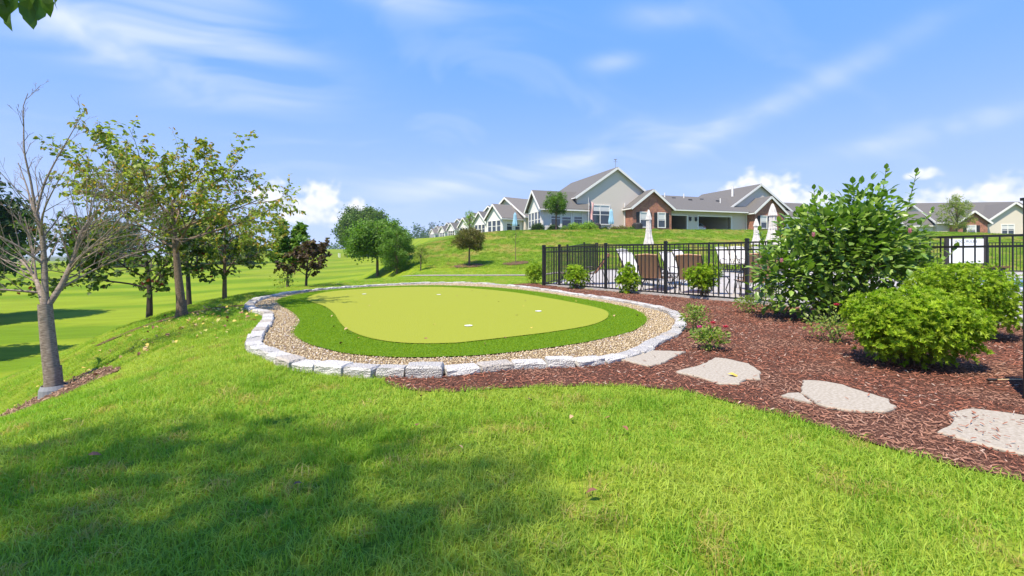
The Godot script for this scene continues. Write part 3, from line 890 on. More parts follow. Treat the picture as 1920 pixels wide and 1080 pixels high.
func pool_area() -> void:
	var dense := PackedVector2Array()
	for k in 4:
		for q in 10: dense.append(pool_poly[k].lerp(pool_poly[(k + 1) % 4], q / 10.0))
	tag(put(sheet(deck_poly, 0.03, 0.8, dense).mesh(M["concrete"]), "pool_deck"), "", "", "", "structure")
	# kerb under the fence
	var kb := mb()
	for k in range(2, FENCE.size() - 2, 2):
		kb.bar(P(FENCE[k], FENCE[k + 1], 0.02), P(FENCE[k + 2], FENCE[k + 3], 0.02), 0.16, 0.075)
	tag(put(kb.mesh(M["concrete"]), "pool_kerb"), "", "", "", "structure")
	var w := mb()
	w.quad(Vector3(12.5, -0.05, -8.6), Vector3(12.5, -0.05, -18.0), Vector3(26.5, -0.05, -18.0), Vector3(26.5, -0.05, -8.6))
	tag(put(w.mesh(M["water"]), "pool_water"), "", "", "", "structure")
	var cp := mb()
	for k in 4:
		var a := pool_poly[k]
		var c := pool_poly[(k + 1) % 4]
		var ya := G(a.x, a.y)
		var yc := G(c.x, c.y)
		cp.bar(Vector3(a.x, ya + 0.02, -a.y), Vector3(c.x, yc + 0.02, -c.y), 0.34, 0.09)
		cp.bar(Vector3(a.x, -0.12, -a.y), Vector3(c.x, -0.12, -c.y), 0.20, 0.5)
	tag(put(cp.mesh(M["pool_tile"]), "pool_coping"), "", "", "", "structure")
	var f := thing("pool_fence", "black metal picket fence in front of the pool chairs", "fence", Vector3.ZERO, 0.0, "pool fences")
	fence(FENCE, f, 1.36, 0.131)
	f = thing("pool_fence", "black metal picket fence beyond the chairs below the grassy bank", "fence", Vector3.ZERO, 0.0, "pool fences")
	fence([1.12, 16.1, 2.2, 18.6, 3.25, 21.1, 4.2, 23.5], f, 1.36, 0.13)
	fence([4.28, 23.5, 6.9, 23.05, 9.5, 22.6, 12.1, 22.15, 14.7, 21.7, 17.3, 21.25, 19.9, 20.8, 22.5, 20.35, 25.1, 19.9], f, 1.36, 0.13)
	# gate post by the edge of the picture, with a gate leaf that leads out of it
	f = thing("gate", "tall black gate post with latch at the picture's edge", "gate", Vector3.ZERO)
	var b := mb(); b.bx(3.57, 3.67, 0, 1.39, -3.28, -3.18); b.bx(3.56, 3.68, 1.39, 1.41, -3.29, -3.17)
	put(b.mesh(M["black_metal"]), "post", f)
	b = mb(); b.bx(3.67, 4.7, 1.28, 1.315, -3.25, -3.215); put(b.mesh(M["black_metal"]), "rail", f)
	b = mb(); b.bx(3.67, 4.7, 1.12, 1.155, -3.25, -3.215); put(b.mesh(M["black_metal"]), "rail", f)
	b = mb(); b.bx(3.67, 4.7, 0.08, 0.115, -3.25, -3.215); put(b.mesh(M["black_metal"]), "rail", f)
	for k in 9:
		b = mb(); b.bx(3.70 + k * 0.115, 3.72 + k * 0.115, 0.08, 1.31, -3.242, -3.222); put(b.mesh(M["black_metal"]), "picket", f)
	# furniture
	var g := "tan lounge chairs with backs to the fence"
	chaise("tan lounge chair behind the second small shrub of the fence row", 3.95, 13.3, PI - 0.62, "tan_sling", 0.98, g)
	chaise("tan lounge chair behind the roundest fence row shrub", 4.75, 12.4, PI - 0.55, "tan_sling", 0.96, g)
	chaise("tan lounge chair beside the curved leg table and magnolia", 5.75, 11.0, PI - 0.3, "tan_sling", 1.0, g)
	chaise("tan lounge chair behind another tan chair near the magnolia", 6.9, 12.9, PI - 0.15, "tan_sling", 1.0, g)
	chaise("tan and black lounge chair seen side on at the fence's far end", 2.75, 15.6, -1.9, "tan_sling", 0.95, g)
	g = "pale lounge chairs across the deck"
	var pale := [[4.05, 15.6, 1.15, 1.0, "pale lounge chair left of the slim umbrella pole"], [4.35, 17.4, 1.3, 1.1, "pale lounge chair half hidden beyond its pale neighbour by the umbrella"], [5.35, 15.4, 1.2, 1.05, "pale lounge chair directly behind a black fence post"], [6.6, 17.8, 1.25, 1.0, "pale lounge chair alone between fence post and round shrub"], [9.4, 20.6, 0.95, 1.15, "leftmost of three pale lounge chairs grouped far across the deck"], [10.2, 20.6, 1.0, 1.15, "middle of three pale lounge chairs grouped far across the deck"], [10.9, 20.4, 1.15, 1.15, "rightmost of three pale lounge chairs grouped far across the deck"], [10.2, 21.4, 0.2, 1.3, "upright pale chair behind the far group of three"], [8.0, 14.6, 1.2, 1.15, "pale lounge chair just left of the tallest umbrella"], [9.3, 15.3, 0.5, 1.15, "pale lounge chair under the tallest umbrella"]]
	for c in pale: chaise(c[4], c[0], c[1], c[2] - 0.65, "pale_sling", c[3], g)
	side_table("small round bronze table with curved legs behind round shrub", 5.35, 12.15, "bronze side tables")
	side_table("small round bronze table between two tan lounge chairs", 4.65, 14.2, "bronze side tables")
	parasol("closed cream umbrella below the brick gable window", 4.95, 17.0, 2.52, 0.20)
	parasol("smaller distant closed cream umbrella beside the tallest one", 11.45, 22.0, 2.45, 0.24)
	parasol("tallest closed cream umbrella beside the leafy magnolia", 8.05, 14.5, 2.58, 0.24)
	# notice board and low bench at the pool
	var s := thing("pool_rules_sign", "white pool rules board on two dark posts by the back fence", "sign", P(17.6, 18.2, 0.03), -0.25)
	b = mb(); b.bx(-0.56, 0.56, 0.50, 1.44, -0.012, 0.012)
	put(b.mesh(M["white_plastic"]), "board", s)
	for k in [-0.62, 0.62]:
		b = mb(); b.bx(k - 0.055, k + 0.055, 0, 1.52, -0.055, 0.055)
		put(b.mesh(M["bronze_metal"]), "post", s)
	var tm := TextMesh.new()
	var fo := SystemFont.new(); fo.font_names = PackedStringArray(["Droid Sans"])
	tm.font = fo; tm.text = "POOL RULES"; tm.font_size = 24; tm.pixel_size = 0.0052; tm.depth = 0.004; tm.material = M["ink"]
	put(tm, "lettering", s, Transform3D(Basis(), Vector3(0, 1.34, 0.0145)))
	s = thing("wooden_table", "long brown slatted table in front of the white notice board", "table", P(11.35, 11.6, 0.03), -0.25)
	b = mb()
	for k in 4: b.bx(-0.62, 0.62, 0.70, 0.735, -0.25 + k * 0.13, -0.13 + k * 0.13)
	put(b.mesh(M["wood"]), "table_top", s)
	for k in [-0.5, 0.5]:
		b = mb(); b.bx(k - 0.05, k + 0.05, 0.0, 0.70, -0.22, 0.22)
		put(b.mesh(M["black_metal"]), "leg", s)

# ------------------------------------------------------------------ houses
func gable(o: Node3D, a0: float, a1: float, b0: float, b1: float, eave: float, apex: float, along_x: bool, wall: String, roof: String, over := 0.4, trimmed := [true, true], y0 := -0.6) -> void:
	# a wing with walls from b1 (back) to b0 (front) and a two sided roof; ridge along x or along z
	var b := mb()
	var lo := (b0 + b1) / 2 if along_x else (a0 + a1) / 2
	var half := (b0 - b1) / 2 if along_x else (a1 - a0) / 2
	var p := func(s: float, y: float, l: float) -> Vector3: return Vector3(l, y, lo + s) if along_x else Vector3(lo + s, y, l)
	var l0 := a0 if along_x else b1
	var l1 := a1 if along_x else b0
	for l in [l0, l1]:
		b.quad(p.call(-half, y0, l), p.call(half, y0, l), p.call(half, eave, l), p.call(-half, eave, l))
		b.tri(p.call(-half, eave, l), p.call(half, eave, l), p.call(0.0, apex, l))
	for s in [-half, half]:
		b.quad(p.call(s, y0, l0), p.call(s, y0, l1), p.call(s, eave, l1), p.call(s, eave, l0))
	put(b.mesh(M[wall]), "wall", o)
	var slope := (apex - eave) / half
	var run := half + over
	var th := 0.16
	for s in [-1.0, 1.0]:
		b = mb()
		var q0: Vector3 = p.call(0.0, apex + 0.03, l0 - over)
		var q1: Vector3 = p.call(0.0, apex + 0.03, l1 + over)
		var q2: Vector3 = p.call(s * run, apex + 0.03 - slope * run, l1 + over)
		var q3: Vector3 = p.call(s * run, apex + 0.03 - slope * run, l0 - over)
		var u := Vector3(0, th, 0)
		b.quad(q0 + u, q1 + u, q2 + u, q3 + u); b.quad(q0, q1, q2, q3)
		b.quad(q0, q3, q3 + u, q0 + u); b.quad(q1, q2, q2 + u, q1 + u); b.quad(q3, q2, q2 + u, q3 + u)
		put(b.mesh(M[roof]), "roof", o)
		b = mb()
		var e0: Vector3 = p.call(s * (run + 0.055), q2.y - 0.02, l0 - over)
		var e1: Vector3 = p.call(s * (run + 0.055), q2.y - 0.02, l1 + over)
		b.bar(e0, e1, 0.1, 0.15)
		put(b.mesh(M["trim"]), "gutter", o)
	for e in 2:
		if not trimmed[e]: continue
		b = mb()
		var l := (l0 - over - 0.022) if e == 0 else (l1 + over + 0.022)
		for s in [-1.0, 1.0]:
			b.bar(p.call(0.0, apex + 0.02, l), p.call(s * (run + 0.05), apex + 0.02 - slope * (run + 0.05), l), 0.04, 0.26)
		put(b.mesh(M["trim"]), "rake_board", o)

func window(o: Node3D, c: Vector3, w: float, h: float, side: bool, cols: int, rows: int, blind := 0.45) -> void:
	# c is the middle of the pane on the wall face; side windows face -x, the others +z
	var t := Transform3D(Basis(Vector3.UP, -PI / 2) if side else Basis(), c)
	var b := mb()
	b.bx(-w / 2 - 0.11, -w / 2, -h / 2 - 0.11, h / 2 + 0.11, -0.02, 0.07)
	b.bx(w / 2, w / 2 + 0.11, -h / 2 - 0.11, h / 2 + 0.11, -0.02, 0.07)
	b.bx(-w / 2, w / 2, h / 2, h / 2 + 0.11, -0.02, 0.07)
	b.bx(-w / 2, w / 2, -h / 2 - 0.11, -h / 2, -0.02, 0.09)
	for k in range(1, cols): b.bx(-w / 2 + w * k / cols - 0.05, -w / 2 + w * k / cols + 0.05, -h / 2, h / 2, -0.02, 0.055)
	for k in range(1, rows): b.bx(-w / 2, w / 2, -h / 2 + h * k / rows - 0.035, -h / 2 + h * k / rows + 0.035, -0.02, 0.05)
	var f := put(b.mesh(M["trim"]), "window", o, t)
	b = mb(); b.bx(-w / 2, w / 2, -h / 2, h / 2 - h * blind, 0.005, 0.02)
	put(b.mesh(M["glass"]), "pane", f)
	if blind > 0:
		b = mb(); b.bx(-w / 2, w / 2, h / 2 - h * blind + 0.002, h / 2, 0.005, 0.018)
		put(b.mesh(M["blind"]), "blind", f)

func shutters(o: Node3D, c: Vector3, w: float, h: float) -> void:
	for s in [-1.0, 1.0]:
		var b := mb(); b.bx(-0.22, 0.22, -h / 2 - 0.06, h / 2 + 0.06, 0.0, 0.05)
		for k in 10: b.bx(-0.17, 0.17, -h / 2 + h * (k + 0.25) / 10, -h / 2 + h * (k + 0.6) / 10, 0.05, 0.065)
		put(b.mesh(M["shutter"]), "shutter", o, Transform3D(Basis(), c + Vector3(s * (w / 2 + 0.36), 0, 0)))

func main_house() -> void:
	var turn := deg_to_rad(18.0)
	var o := thing("house", "grey sided house with brick gables and open garages on the hill", "house", Vector3(3.4, 4.0, -54.0), turn)
	# sunroom, main gable, brick gable, garage wing, then the mirrored far half
	gable(o, 0.0, 5.8, 0.0, -4.4, 2.75, 4.75, true, "white_siding", "shingle", 0.4, [true, false])
	gable(o, 4.7, 15.3, -0.4, -13.0, 4.15, 7.75, false, "siding", "shingle", 0.32)
	gable(o, 11.2, 16.7, 1.3, -5.0, 2.95, 5.0, false, "brick", "shingle", 0.32)
	gable(o, 30.1, 35.2, 0.9, -5.0, 2.95, 4.95, false, "brick", "shingle", 0.32)
	gable(o, 28.0, 39.0, -1.6, -13.0, 3.5, 7.0, false, "siding", "shingle", 0.32)
	gable(o, 36.5, 42.5, -0.6, -5.4, 2.75, 4.75, true, "white_siding", "shingle", 0.4, [false, true])
	# garage wing with two open doors
	var x0 := 16.7
	var x1 := 30.1
	var doors := [[17.0, 20.3], [22.1, 27.4]]
	var z := -0.4
	var b := mb()
	b.bx(x0, doors[0][0], -0.6, 2.9, z - 0.2, z); b.bx(doors[0][1], doors[1][0], -0.6, 2.9, z - 0.2, z); b.bx(doors[1][1], x1, -0.6, 2.9, z - 0.2, z)
	b.bx(doors[0][0], doors[0][1], 2.25, 2.9, z - 0.2, z); b.bx(doors[1][0], doors[1][1], 2.25, 2.9, z - 0.2, z)
	put(b.mesh(M["siding"]), "garage_front", o)
	b = mb()
	b.bx(x0, x1, -0.6, 2.9, z - 7.2, z - 7.0); b.bx(x0 - 0.15, x0 + 0.05, -0.6, 2.9, z - 7, z - 0.2); b.bx(20.9, 21.5, -0.6, 2.9, z - 7.0, z - 0.21); b.bx(x1 - 0.05, x1 + 0.15, -0.6, 2.9, z - 7.0, z - 0.2)
	put(b.mesh(M["garage_wall"]), "garage_wall", o)
	b = mb(); b.bx(x0, x1, 2.9, 3.0, z - 7.2, z); put(b.mesh(M["garage_wall"]), "garage_ceiling", o)
	b = mb(); b.bx(x0, x1, -0.62, 0.0, z - 7.2, z - 0.02); put(b.mesh(M["concrete"]), "garage_floor", o)
	for q in doors:
		b = mb()
		b.bx(q[0] - 0.14, q[0], -0.3, 2.39, z + 0.002, z + 0.05); b.bx(q[1], q[1] + 0.14, -0.3, 2.39, z + 0.002, z + 0.05); b.bx(q[0], q[1], 2.25, 2.39, z + 0.002, z + 0.05)
		put(b.mesh(M["trim"]), "garage_door_trim", o)
		b = mb()
		for k in 4: b.bx(q[0] + 0.05, q[1] - 0.05, 2.55, 2.6, z - 0.9 - k * 0.55, z - 0.4 - k * 0.55)
		put(b.mesh(M["trim"]), "raised_garage_door", o)
	# roof of the wing, ridge along x
	b = mb()
	var ridge := Vector3(0, 5.25, -4.6)
	for k in 2:
		var y := 0.16 * k
		b.quad(Vector3(x0 - 1, 2.85 + y, 0.25), Vector3(x1 + 1, 2.85 + y, 0.25), Vector3(x1 + 2.5, ridge.y + y, ridge.z), Vector3(x0 - 3, ridge.y + y, ridge.z))
	b.quad(Vector3(x0 - 1, 2.85, 0.25), Vector3(x1 + 1, 2.85, 0.25), Vector3(x1 + 1, 3.01, 0.25), Vector3(x0 - 1, 3.01, 0.25))
	b.quad(Vector3(x0 - 3, ridge.y + 0.16, ridge.z), Vector3(x1 + 2.5, ridge.y + 0.16, ridge.z), Vector3(x1 + 2.5, 2.9, -9.5), Vector3(x0 - 3, 2.9, -9.5))
	put(b.mesh(M["shingle"]), "roof", o)
	b = mb(); b.bx(x0 + 0.5, x1 - 0.5, 2.80, 2.95, 0.252, 0.36); put(b.mesh(M["trim"]), "gutter", o)
	for k in 5:
		b = mb(); b.bx(-0.28, 0.28, 0, 0.22, -0.25, 0.25)
		put(b.mesh(M["shutter"]), "roof_vent", o, Transform3D(Basis(Vector3.RIGHT, -0.46), Vector3(18.5 + k * 2.3, 4.55 + 0.2 * (k % 2), -3.3 - 0.5 * (k % 2))))
	for k in [[19.5, 5.0, -3.9], [22.6, 5.0, -3.9], [27.6, 4.4, -2.6]]:
		b = mb(); b.tube(PackedVector3Array([Vector3.ZERO, Vector3(0, 0.65, 0)]), PackedFloat32Array([0.07, 0.07]), 8)
		put(b.mesh(M["trim"]), "vent_pipe", o, Transform3D(Basis(), Vector3(k[0], k[1], k[2])))
	b = mb(); b.tube(PackedVector3Array([Vector3.ZERO, Vector3(0, 1.5, 0)]), PackedFloat32Array([0.16, 0.13]), 10)
	put(b.mesh(M["trim"]), "flue", o, Transform3D(Basis(), Vector3(31.0, 5.6, -4.0)))
	b = mb()
	b.tube(PackedVector3Array([Vector3.ZERO, Vector3(0, 1.1, 0)]), PackedFloat32Array([0.03, 0.025]), 6)
	b.tube(PackedVector3Array([Vector3(-0.3, 0.75, 0), Vector3(0.3, 0.75, 0)]), PackedFloat32Array([0.025, 0.025]), 6)
	b.tube(PackedVector3Array([Vector3(-0.2, 1.05, 0), Vector3(0.0, 0.98, 0), Vector3(0.2, 1.1, 0)]), PackedFloat32Array([0.04, 0.07, 0.03]), 6)
	put(b.mesh(M["guard"]), "weather_vane", o, Transform3D(Basis(), Vector3(10.0, 7.9, -0.6)))
	# windows
	for k in 4: window(o, Vector3(0.0, 1.35, -0.62 - k * 1.05), 0.78, 1.75, true, 1, 2, 0.0)
	window(o, Vector3(1.75, 1.4, 0.0), 1.1, 1.7, false, 1, 2, 0.35)
	window(o, Vector3(3.1, 1.3, 0.0), 1.1, 1.9, false, 1, 2, 0.35)
	window(o, Vector3(4.6, 1.4, 0.0), 1.0, 1.7, false, 1, 2, 0.35)
	window(o, Vector3(7.75, 2.05, -0.4), 2.5, 2.2, false, 2, 2, 0.3)
	for c in [[12.75, 1.3], [15.25, 1.3]]:
		window(o, Vector3(c[0], 1.45, 1.3), 0.95, 1.7, false, 1, 2, 0.45)
		shutters(o, Vector3(c[0], 1.45, 1.3), 0.95, 1.7)
	window(o, Vector3(31.6, 1.6, 0.9), 0.95, 1.55, false, 1, 2, 0.45)
	shutters(o, Vector3(31.6, 1.6, 0.9), 0.95, 1.55)
	b = mb(); b.bx(34.05, 34.95, 0, 2.05, 0.9, 0.96)
	put(b.mesh(M["door_brown"]), "door", o)
	window(o, Vector3(38.3, 1.5, -0.6), 1.1, 1.5, false, 1, 2, 0.4)
	window(o, Vector3(40.6, 1.5, -0.6), 1.1, 1.5, false, 1, 2, 0.4)
	# downspouts and wall lamps
	for c in [[0.12, 0.06, 2.7], [11.1, -0.33, 3.6], [29.9, -0.33, 2.8]]:
		b = mb(); b.bx(c[0] - 0.05, c[0] + 0.05, -0.3, c[2], c[1], c[1] + 0.08)
		put(b.mesh(M["trim"]), "downspout", o)
	for c in [20.75, 21.65]:
		b = mb(); b.bx(-0.1, 0.1, -0.2, 0.2, 0.04, 0.24); b.bx(-0.14, 0.14, 0.2, 0.25, 0.0, 0.28); b.bx(-0.05, 0.05, -0.28, -0.2, 0.09, 0.19)
		put(b.mesh(M["shutter"]), "wall_lamp", o, Transform3D(Basis(), Vector3(c, 1.85, z)))
	var at := func(v: Vector3) -> Vector3: return o.transform * v
	# what stands about the house
	car(at.call(Vector3(23.9, 0.0, -4.4)), turn)
	var s := thing("storage_shelf", "dark shelf crowded with boxes inside the open garage", "shelf", at.call(Vector3(18.8, 0.0, -5.6)), turn)
	b = mb()
	for k in 4: b.bx(-1.3, 1.5, 0.45 * k + 0.1, 0.45 * k + 0.14, -0.3, 0.3)
	for k in [-1.3, 0.1, 1.5]: b.bx(k - 0.025, k + 0.025, 0, 1.9, -0.28, -0.23); b.bx(k - 0.025, k + 0.025, 0, 1.9, 0.23, 0.28)
	put(b.mesh(M["bronze_metal"]), "frame", s)
	for k in 6:
		var c := thing("storage_box", "storage box on the dark garage shelf", "box", at.call(Vector3(18.8 - 1.1 + (k % 5) * 0.55, 0.142 + 0.45 * (k / 5), -5.6)), turn, "boxes on the garage shelf")
		b = mb(); b.bx(-0.2, 0.2, 0, rng.randf_range(0.18, 0.3), -0.2, 0.2)
		put(b.mesh(M[["cardboard", "blind", "navy_cloth", "red_cloth"][k % 4]]), "carton", c)
		b = mb(); b.bx(-0.205, 0.205, -0.01, 0.03, -0.205, 0.205)
		put(b.mesh(M["cardboard"]), "base_rim", c, Transform3D(Basis(), Vector3(0, 0.01, 0)))
	flag(at.call(Vector3(5.55, 0.0, 0.9)), turn)
	s = thing("patio_umbrella", "closed pale blue umbrella before the large house window", "umbrella", at.call(Vector3(8.35, -0.1, 1.2)), 0.0, "blue patio umbrellas")
	b = mb(); b.tube(PackedVector3Array([Vector3.ZERO, Vector3(0, 2.75, 0)]), PackedFloat32Array([0.03, 0.03]), 8); put(b.mesh(M["trim"]), "pole", s)
	b = mb(); b.lathe([[0.02, 2.75], [0.16, 2.45], [0.2, 1.9], [0.3, 1.2], [0.26, 0.95]], 40, 0.2, 8); put(b.mesh(M["blue_canvas"]), "canopy", s)
	var s2 := s.duplicate()
	s2.name = numbered("patio_umbrella")
	add_child(s2)
	tag(s2, "closed pale blue umbrella on the terrace left of the sunroom", "umbrella", "blue patio umbrellas")
	s2.position = Vector3(0.4, 4.1, -62.0)
	for c in [["black covered grill between hedge and brick gable", 11.6, 1.1, 0.62, 1.15, "grill"], ["dark covered grill beside the striped flag", 6.3, 1.0, 0.42, 1.0, "grill"]]:
		s = thing("covered_grill", c[0], c[5], at.call(Vector3(c[1], -0.1, c[2] + 0.6)), turn, "covered grills")
		b = mb(); b.lathe([[0.0, c[4]], [c[3] * 0.7, c[4] * 0.97], [c[3] * 0.98, c[4] * 0.8], [c[3], c[4] * 0.5], [c[3] * 1.04, 0.1], [c[3], 0.0]], 20, 0.04, 5); put(b.mesh(M["cover"]), "cover", s)
		b = mb(); b.lathe([[c[3] * 1.05, 0.24], [c[3] * 1.07, 0.2], [c[3] * 1.05, 0.16]], 20); put(b.mesh(M["rubber"]), "hem", s)
	# foundation planting
	var hedge := [[0.9, 1.4, 0.62, "dark_round", "dark clipped ball shrub nearest the sunroom corner"], [-0.9, 1.0, 0.72, "dark_round", "large dark ball shrub left of the sunroom corner"], [2.4, 1.3, 0.55, "green", "low green shrub under the sunroom windows"], [3.4, 1.9, 0.85, "lime", "tall feathery lime green plant before the sunroom"], [5.0, 1.8, 1.0, "lime", "broad lime green bush beside the flag"], [7.2, 1.5, 0.6, "dark_round", "dark green shrub under the large window's corner"], [8.6, 1.6, 0.66, "rust", "rust tinged shrub under the large window, nearer the flag"], [9.7, 1.6, 0.7, "rust", "rust tinged shrub in the middle of the hedge"], [10.7, 1.6, 0.66, "green", "green shrub beside the large covered grill"], [12.1, 2.6, 0.5, "rust", "small brown shrub before the covered grill"], [13.4, 2.5, 0.4, "green", "low green shrub under the left brick gable window"], [15.2, 2.4, 0.35, "lime", "small yellow green shrub under the right brick gable window"], [31.8, 2.0, 0.55, "green", "green shrub under the far brick gable"], [33.6, 2.0, 0.5, "dark_round", "dark shrub by the far brown door"]]
	for c in hedge:
		var w: Vector3 = at.call(Vector3(c[0], 0, c[1]))
		w.y = G(w.x, -w.z) - 0.05
		bush("shrub", c[4], w, [[Vector3(0, c[2] * 0.62, 0), Vector3(c[2] * 1.05, c[2] * 0.72, c[2])]], 260, "cluster", [0.16, 0.26], c[3], 5, "shrubs planted along the house")
	var fl: Vector3 = at.call(Vector3(4.2, 0, 2.6))
	for k in 7:
		var w := Vector3(fl.x - 2.0 + k * 0.7, 0, fl.z + rng.randf_range(-0.4, 0.4))
		w.y = G(w.x, -w.z)
		bush("flower_clump", "yellow flower clump edging the bed by the sunroom", w, [[Vector3(0, 0.22, 0), Vector3(0.32, 0.24, 0.3)]], 60, "cluster", [0.10, 0.16], "gold", 2, "yellow flowers below the sunroom")
	# brown mulch slope below the sunroom
	var mu := curve([-3.6, 50.6, -0.5, 48.8, 2.5, 48.6, 5.6, 49.6, 6.6, 51.4, 4.6, 52.8, 2.0, 53.2, -1.6, 54.4], true, 0.8)
	tag(put(sheet(mu, 0.06, 0.6).mesh(M["mulch"]), "mulch_slope"), "", "", "", "structure")

func flag(at: Vector3, turn: float) -> void:
	var o := thing("flag", "hanging red and white striped flag with dark blue canton", "flag", at, turn)
	var b := mb(); b.tube(PackedVector3Array([Vector3(0, 0, 0), Vector3(0, 3.9, 0)]), PackedFloat32Array([0.03, 0.022]), 8)
	put(b.mesh(M["trim"]), "pole", o)
	# cloth hangs in folds from the pole; 13 stripes run along its length
	var p := func(u: float, v: float) -> Vector3:
		# u across the stripes 0..1, v along the flag 0..1
		var x := 0.04 + u * 0.62 * (0.35 + 0.65 * (1.0 - v * 0.35)) + v * 0.12
		return Vector3(x, 3.75 - v * 2.3 - u * 0.55 * (1.0 - v * 0.4), 0.09 * sin(u * 9.0 + v * 3.0) + 0.05 * sin(v * 7.0))
	for k in 13:
		b = mb()
		for q in 12:
			var v0 := q / 12.0
			var v1 := (q + 1) / 12.0
			if k < 7 and v0 < 0.39: continue
			b.quad(p.call(k / 13.0, v0), p.call((k + 1) / 13.0, v0), p.call((k + 1) / 13.0, v1), p.call(k / 13.0, v1))
		put(b.mesh(M["red_cloth"] if k % 2 == 0 else M["white_cloth"]), "stripe", o)
	b = mb()
	for k in 7:
		for q in 5: b.quad(p.call(k / 13.0, q / 12.0), p.call((k + 1) / 13.0, q / 12.0), p.call((k + 1) / 13.0, (q + 1) / 12.0), p.call(k / 13.0, (q + 1) / 12.0))
	put(b.mesh(M["navy_cloth"]), "canton", o)
	b = mb()
	for k in 5:
		for q in 6:
			var c: Vector3 = p.call((k + 0.8) / 13.0, (q + 0.5) / 14.0)
			for s in [-1.0, 1.0]:
				b.tri(c + Vector3(0, 0.028, 0.012 * s), c + Vector3(0.024, -0.018, 0.012 * s), c + Vector3(-0.024, -0.018, 0.012 * s))
	put(b.mesh(M["white_cloth"]), "stars", o)

func car(at: Vector3, turn: float) -> void:
	var o := thing("parked_car", "white sport utility vehicle parked inside the open garage", "car", at, turn)
	# side profile (z towards the tail, y up), swept across the width with a tuck at the roof
	var prof := [[-2.2, 0.45], [-2.25, 0.75], [-2.1, 0.95], [-1.0, 1.08], [-0.35, 1.52], [0.5, 1.62], [1.5, 1.56], [2.05, 1.12], [2.2, 1.0], [2.22, 0.5], [2.1, 0.36], [-2.0, 0.36]]
	var b := mb()
	var wide := func(y: float) -> float: return 0.92 if y < 1.05 else lerpf(0.9, 0.66, (y - 1.05) / 0.57)
	for k in prof.size():
		var a: Array = prof[k]
		var c: Array = prof[(k + 1) % prof.size()]
		var wa: float = wide.call(a[1])
		var wc: float = wide.call(c[1])
		b.quad(Vector3(-wa, a[1], a[0]), Vector3(wa, a[1], a[0]), Vector3(wc, c[1], c[0]), Vector3(-wc, c[1], c[0]))
		for s in [-1.0, 1.0]: b.tri(Vector3(s * wa, a[1], a[0]), Vector3(s * wc, c[1], c[0]), Vector3(s * 0.9, 0.8, 0.0))
	put(b.mesh(M["car_paint"]), "body", o)
	b = mb(); b.quad(Vector3(-0.60, 1.52, 1.57), Vector3(0.60, 1.52, 1.57), Vector3(0.72, 1.15, 2.04), Vector3(-0.72, 1.15, 2.04))
	put(b.mesh(M["glass"]), "rear_window", o)
	for s in [-1.0, 1.0]:
		b = mb(); b.quad(Vector3(s * 0.75, 1.5, -0.3), Vector3(s * 0.75, 1.5, 1.3), Vector3(s * 0.925, 1.1, 1.6), Vector3(s * 0.925, 1.1, -0.9))
		put(b.mesh(M["glass"]), "side_window", o)
		b = mb(); b.bx(s * 0.72 - 0.17, s * 0.72 + 0.17, 0.93, 1.08, 2.12, 2.24)
		put(b.mesh(M["tail_light"]), "tail_light", o)
		for z in [-1.4, 1.4]:
			b = mb(); b.tube(PackedVector3Array([Vector3(s * 0.72, 0.34, z), Vector3(s * 0.95, 0.34, z)]), PackedFloat32Array([0.34, 0.34]), 18)
			var w := put(b.mesh(M["rubber"]), "wheel", o)
			b = mb(); b.tube(PackedVector3Array([Vector3(s * 0.9, 0.34, z), Vector3(s * 0.96, 0.34, z)]), PackedFloat32Array([0.2, 0.2]), 14)
			put(b.mesh(M["guard"]), "rim", w)
	b = mb(); b.bx(-0.85, 0.85, 0.42, 0.62, 2.2, 2.27); put(b.mesh(M["rubber"]), "bumper", o)
	b = mb(); b.bx(-0.2, 0.2, 0.78, 0.9, 2.222, 2.232); put(b.mesh(M["white_plastic"]), "licence_plate", o)
	for s in [-0.55, 0.55]:
		b = mb(); b.bar(Vector3(s, 1.66, -0.1), Vector3(s, 1.66, 1.3), 0.04, 0.04); put(b.mesh(M["rubber"]), "roof_rail", o)

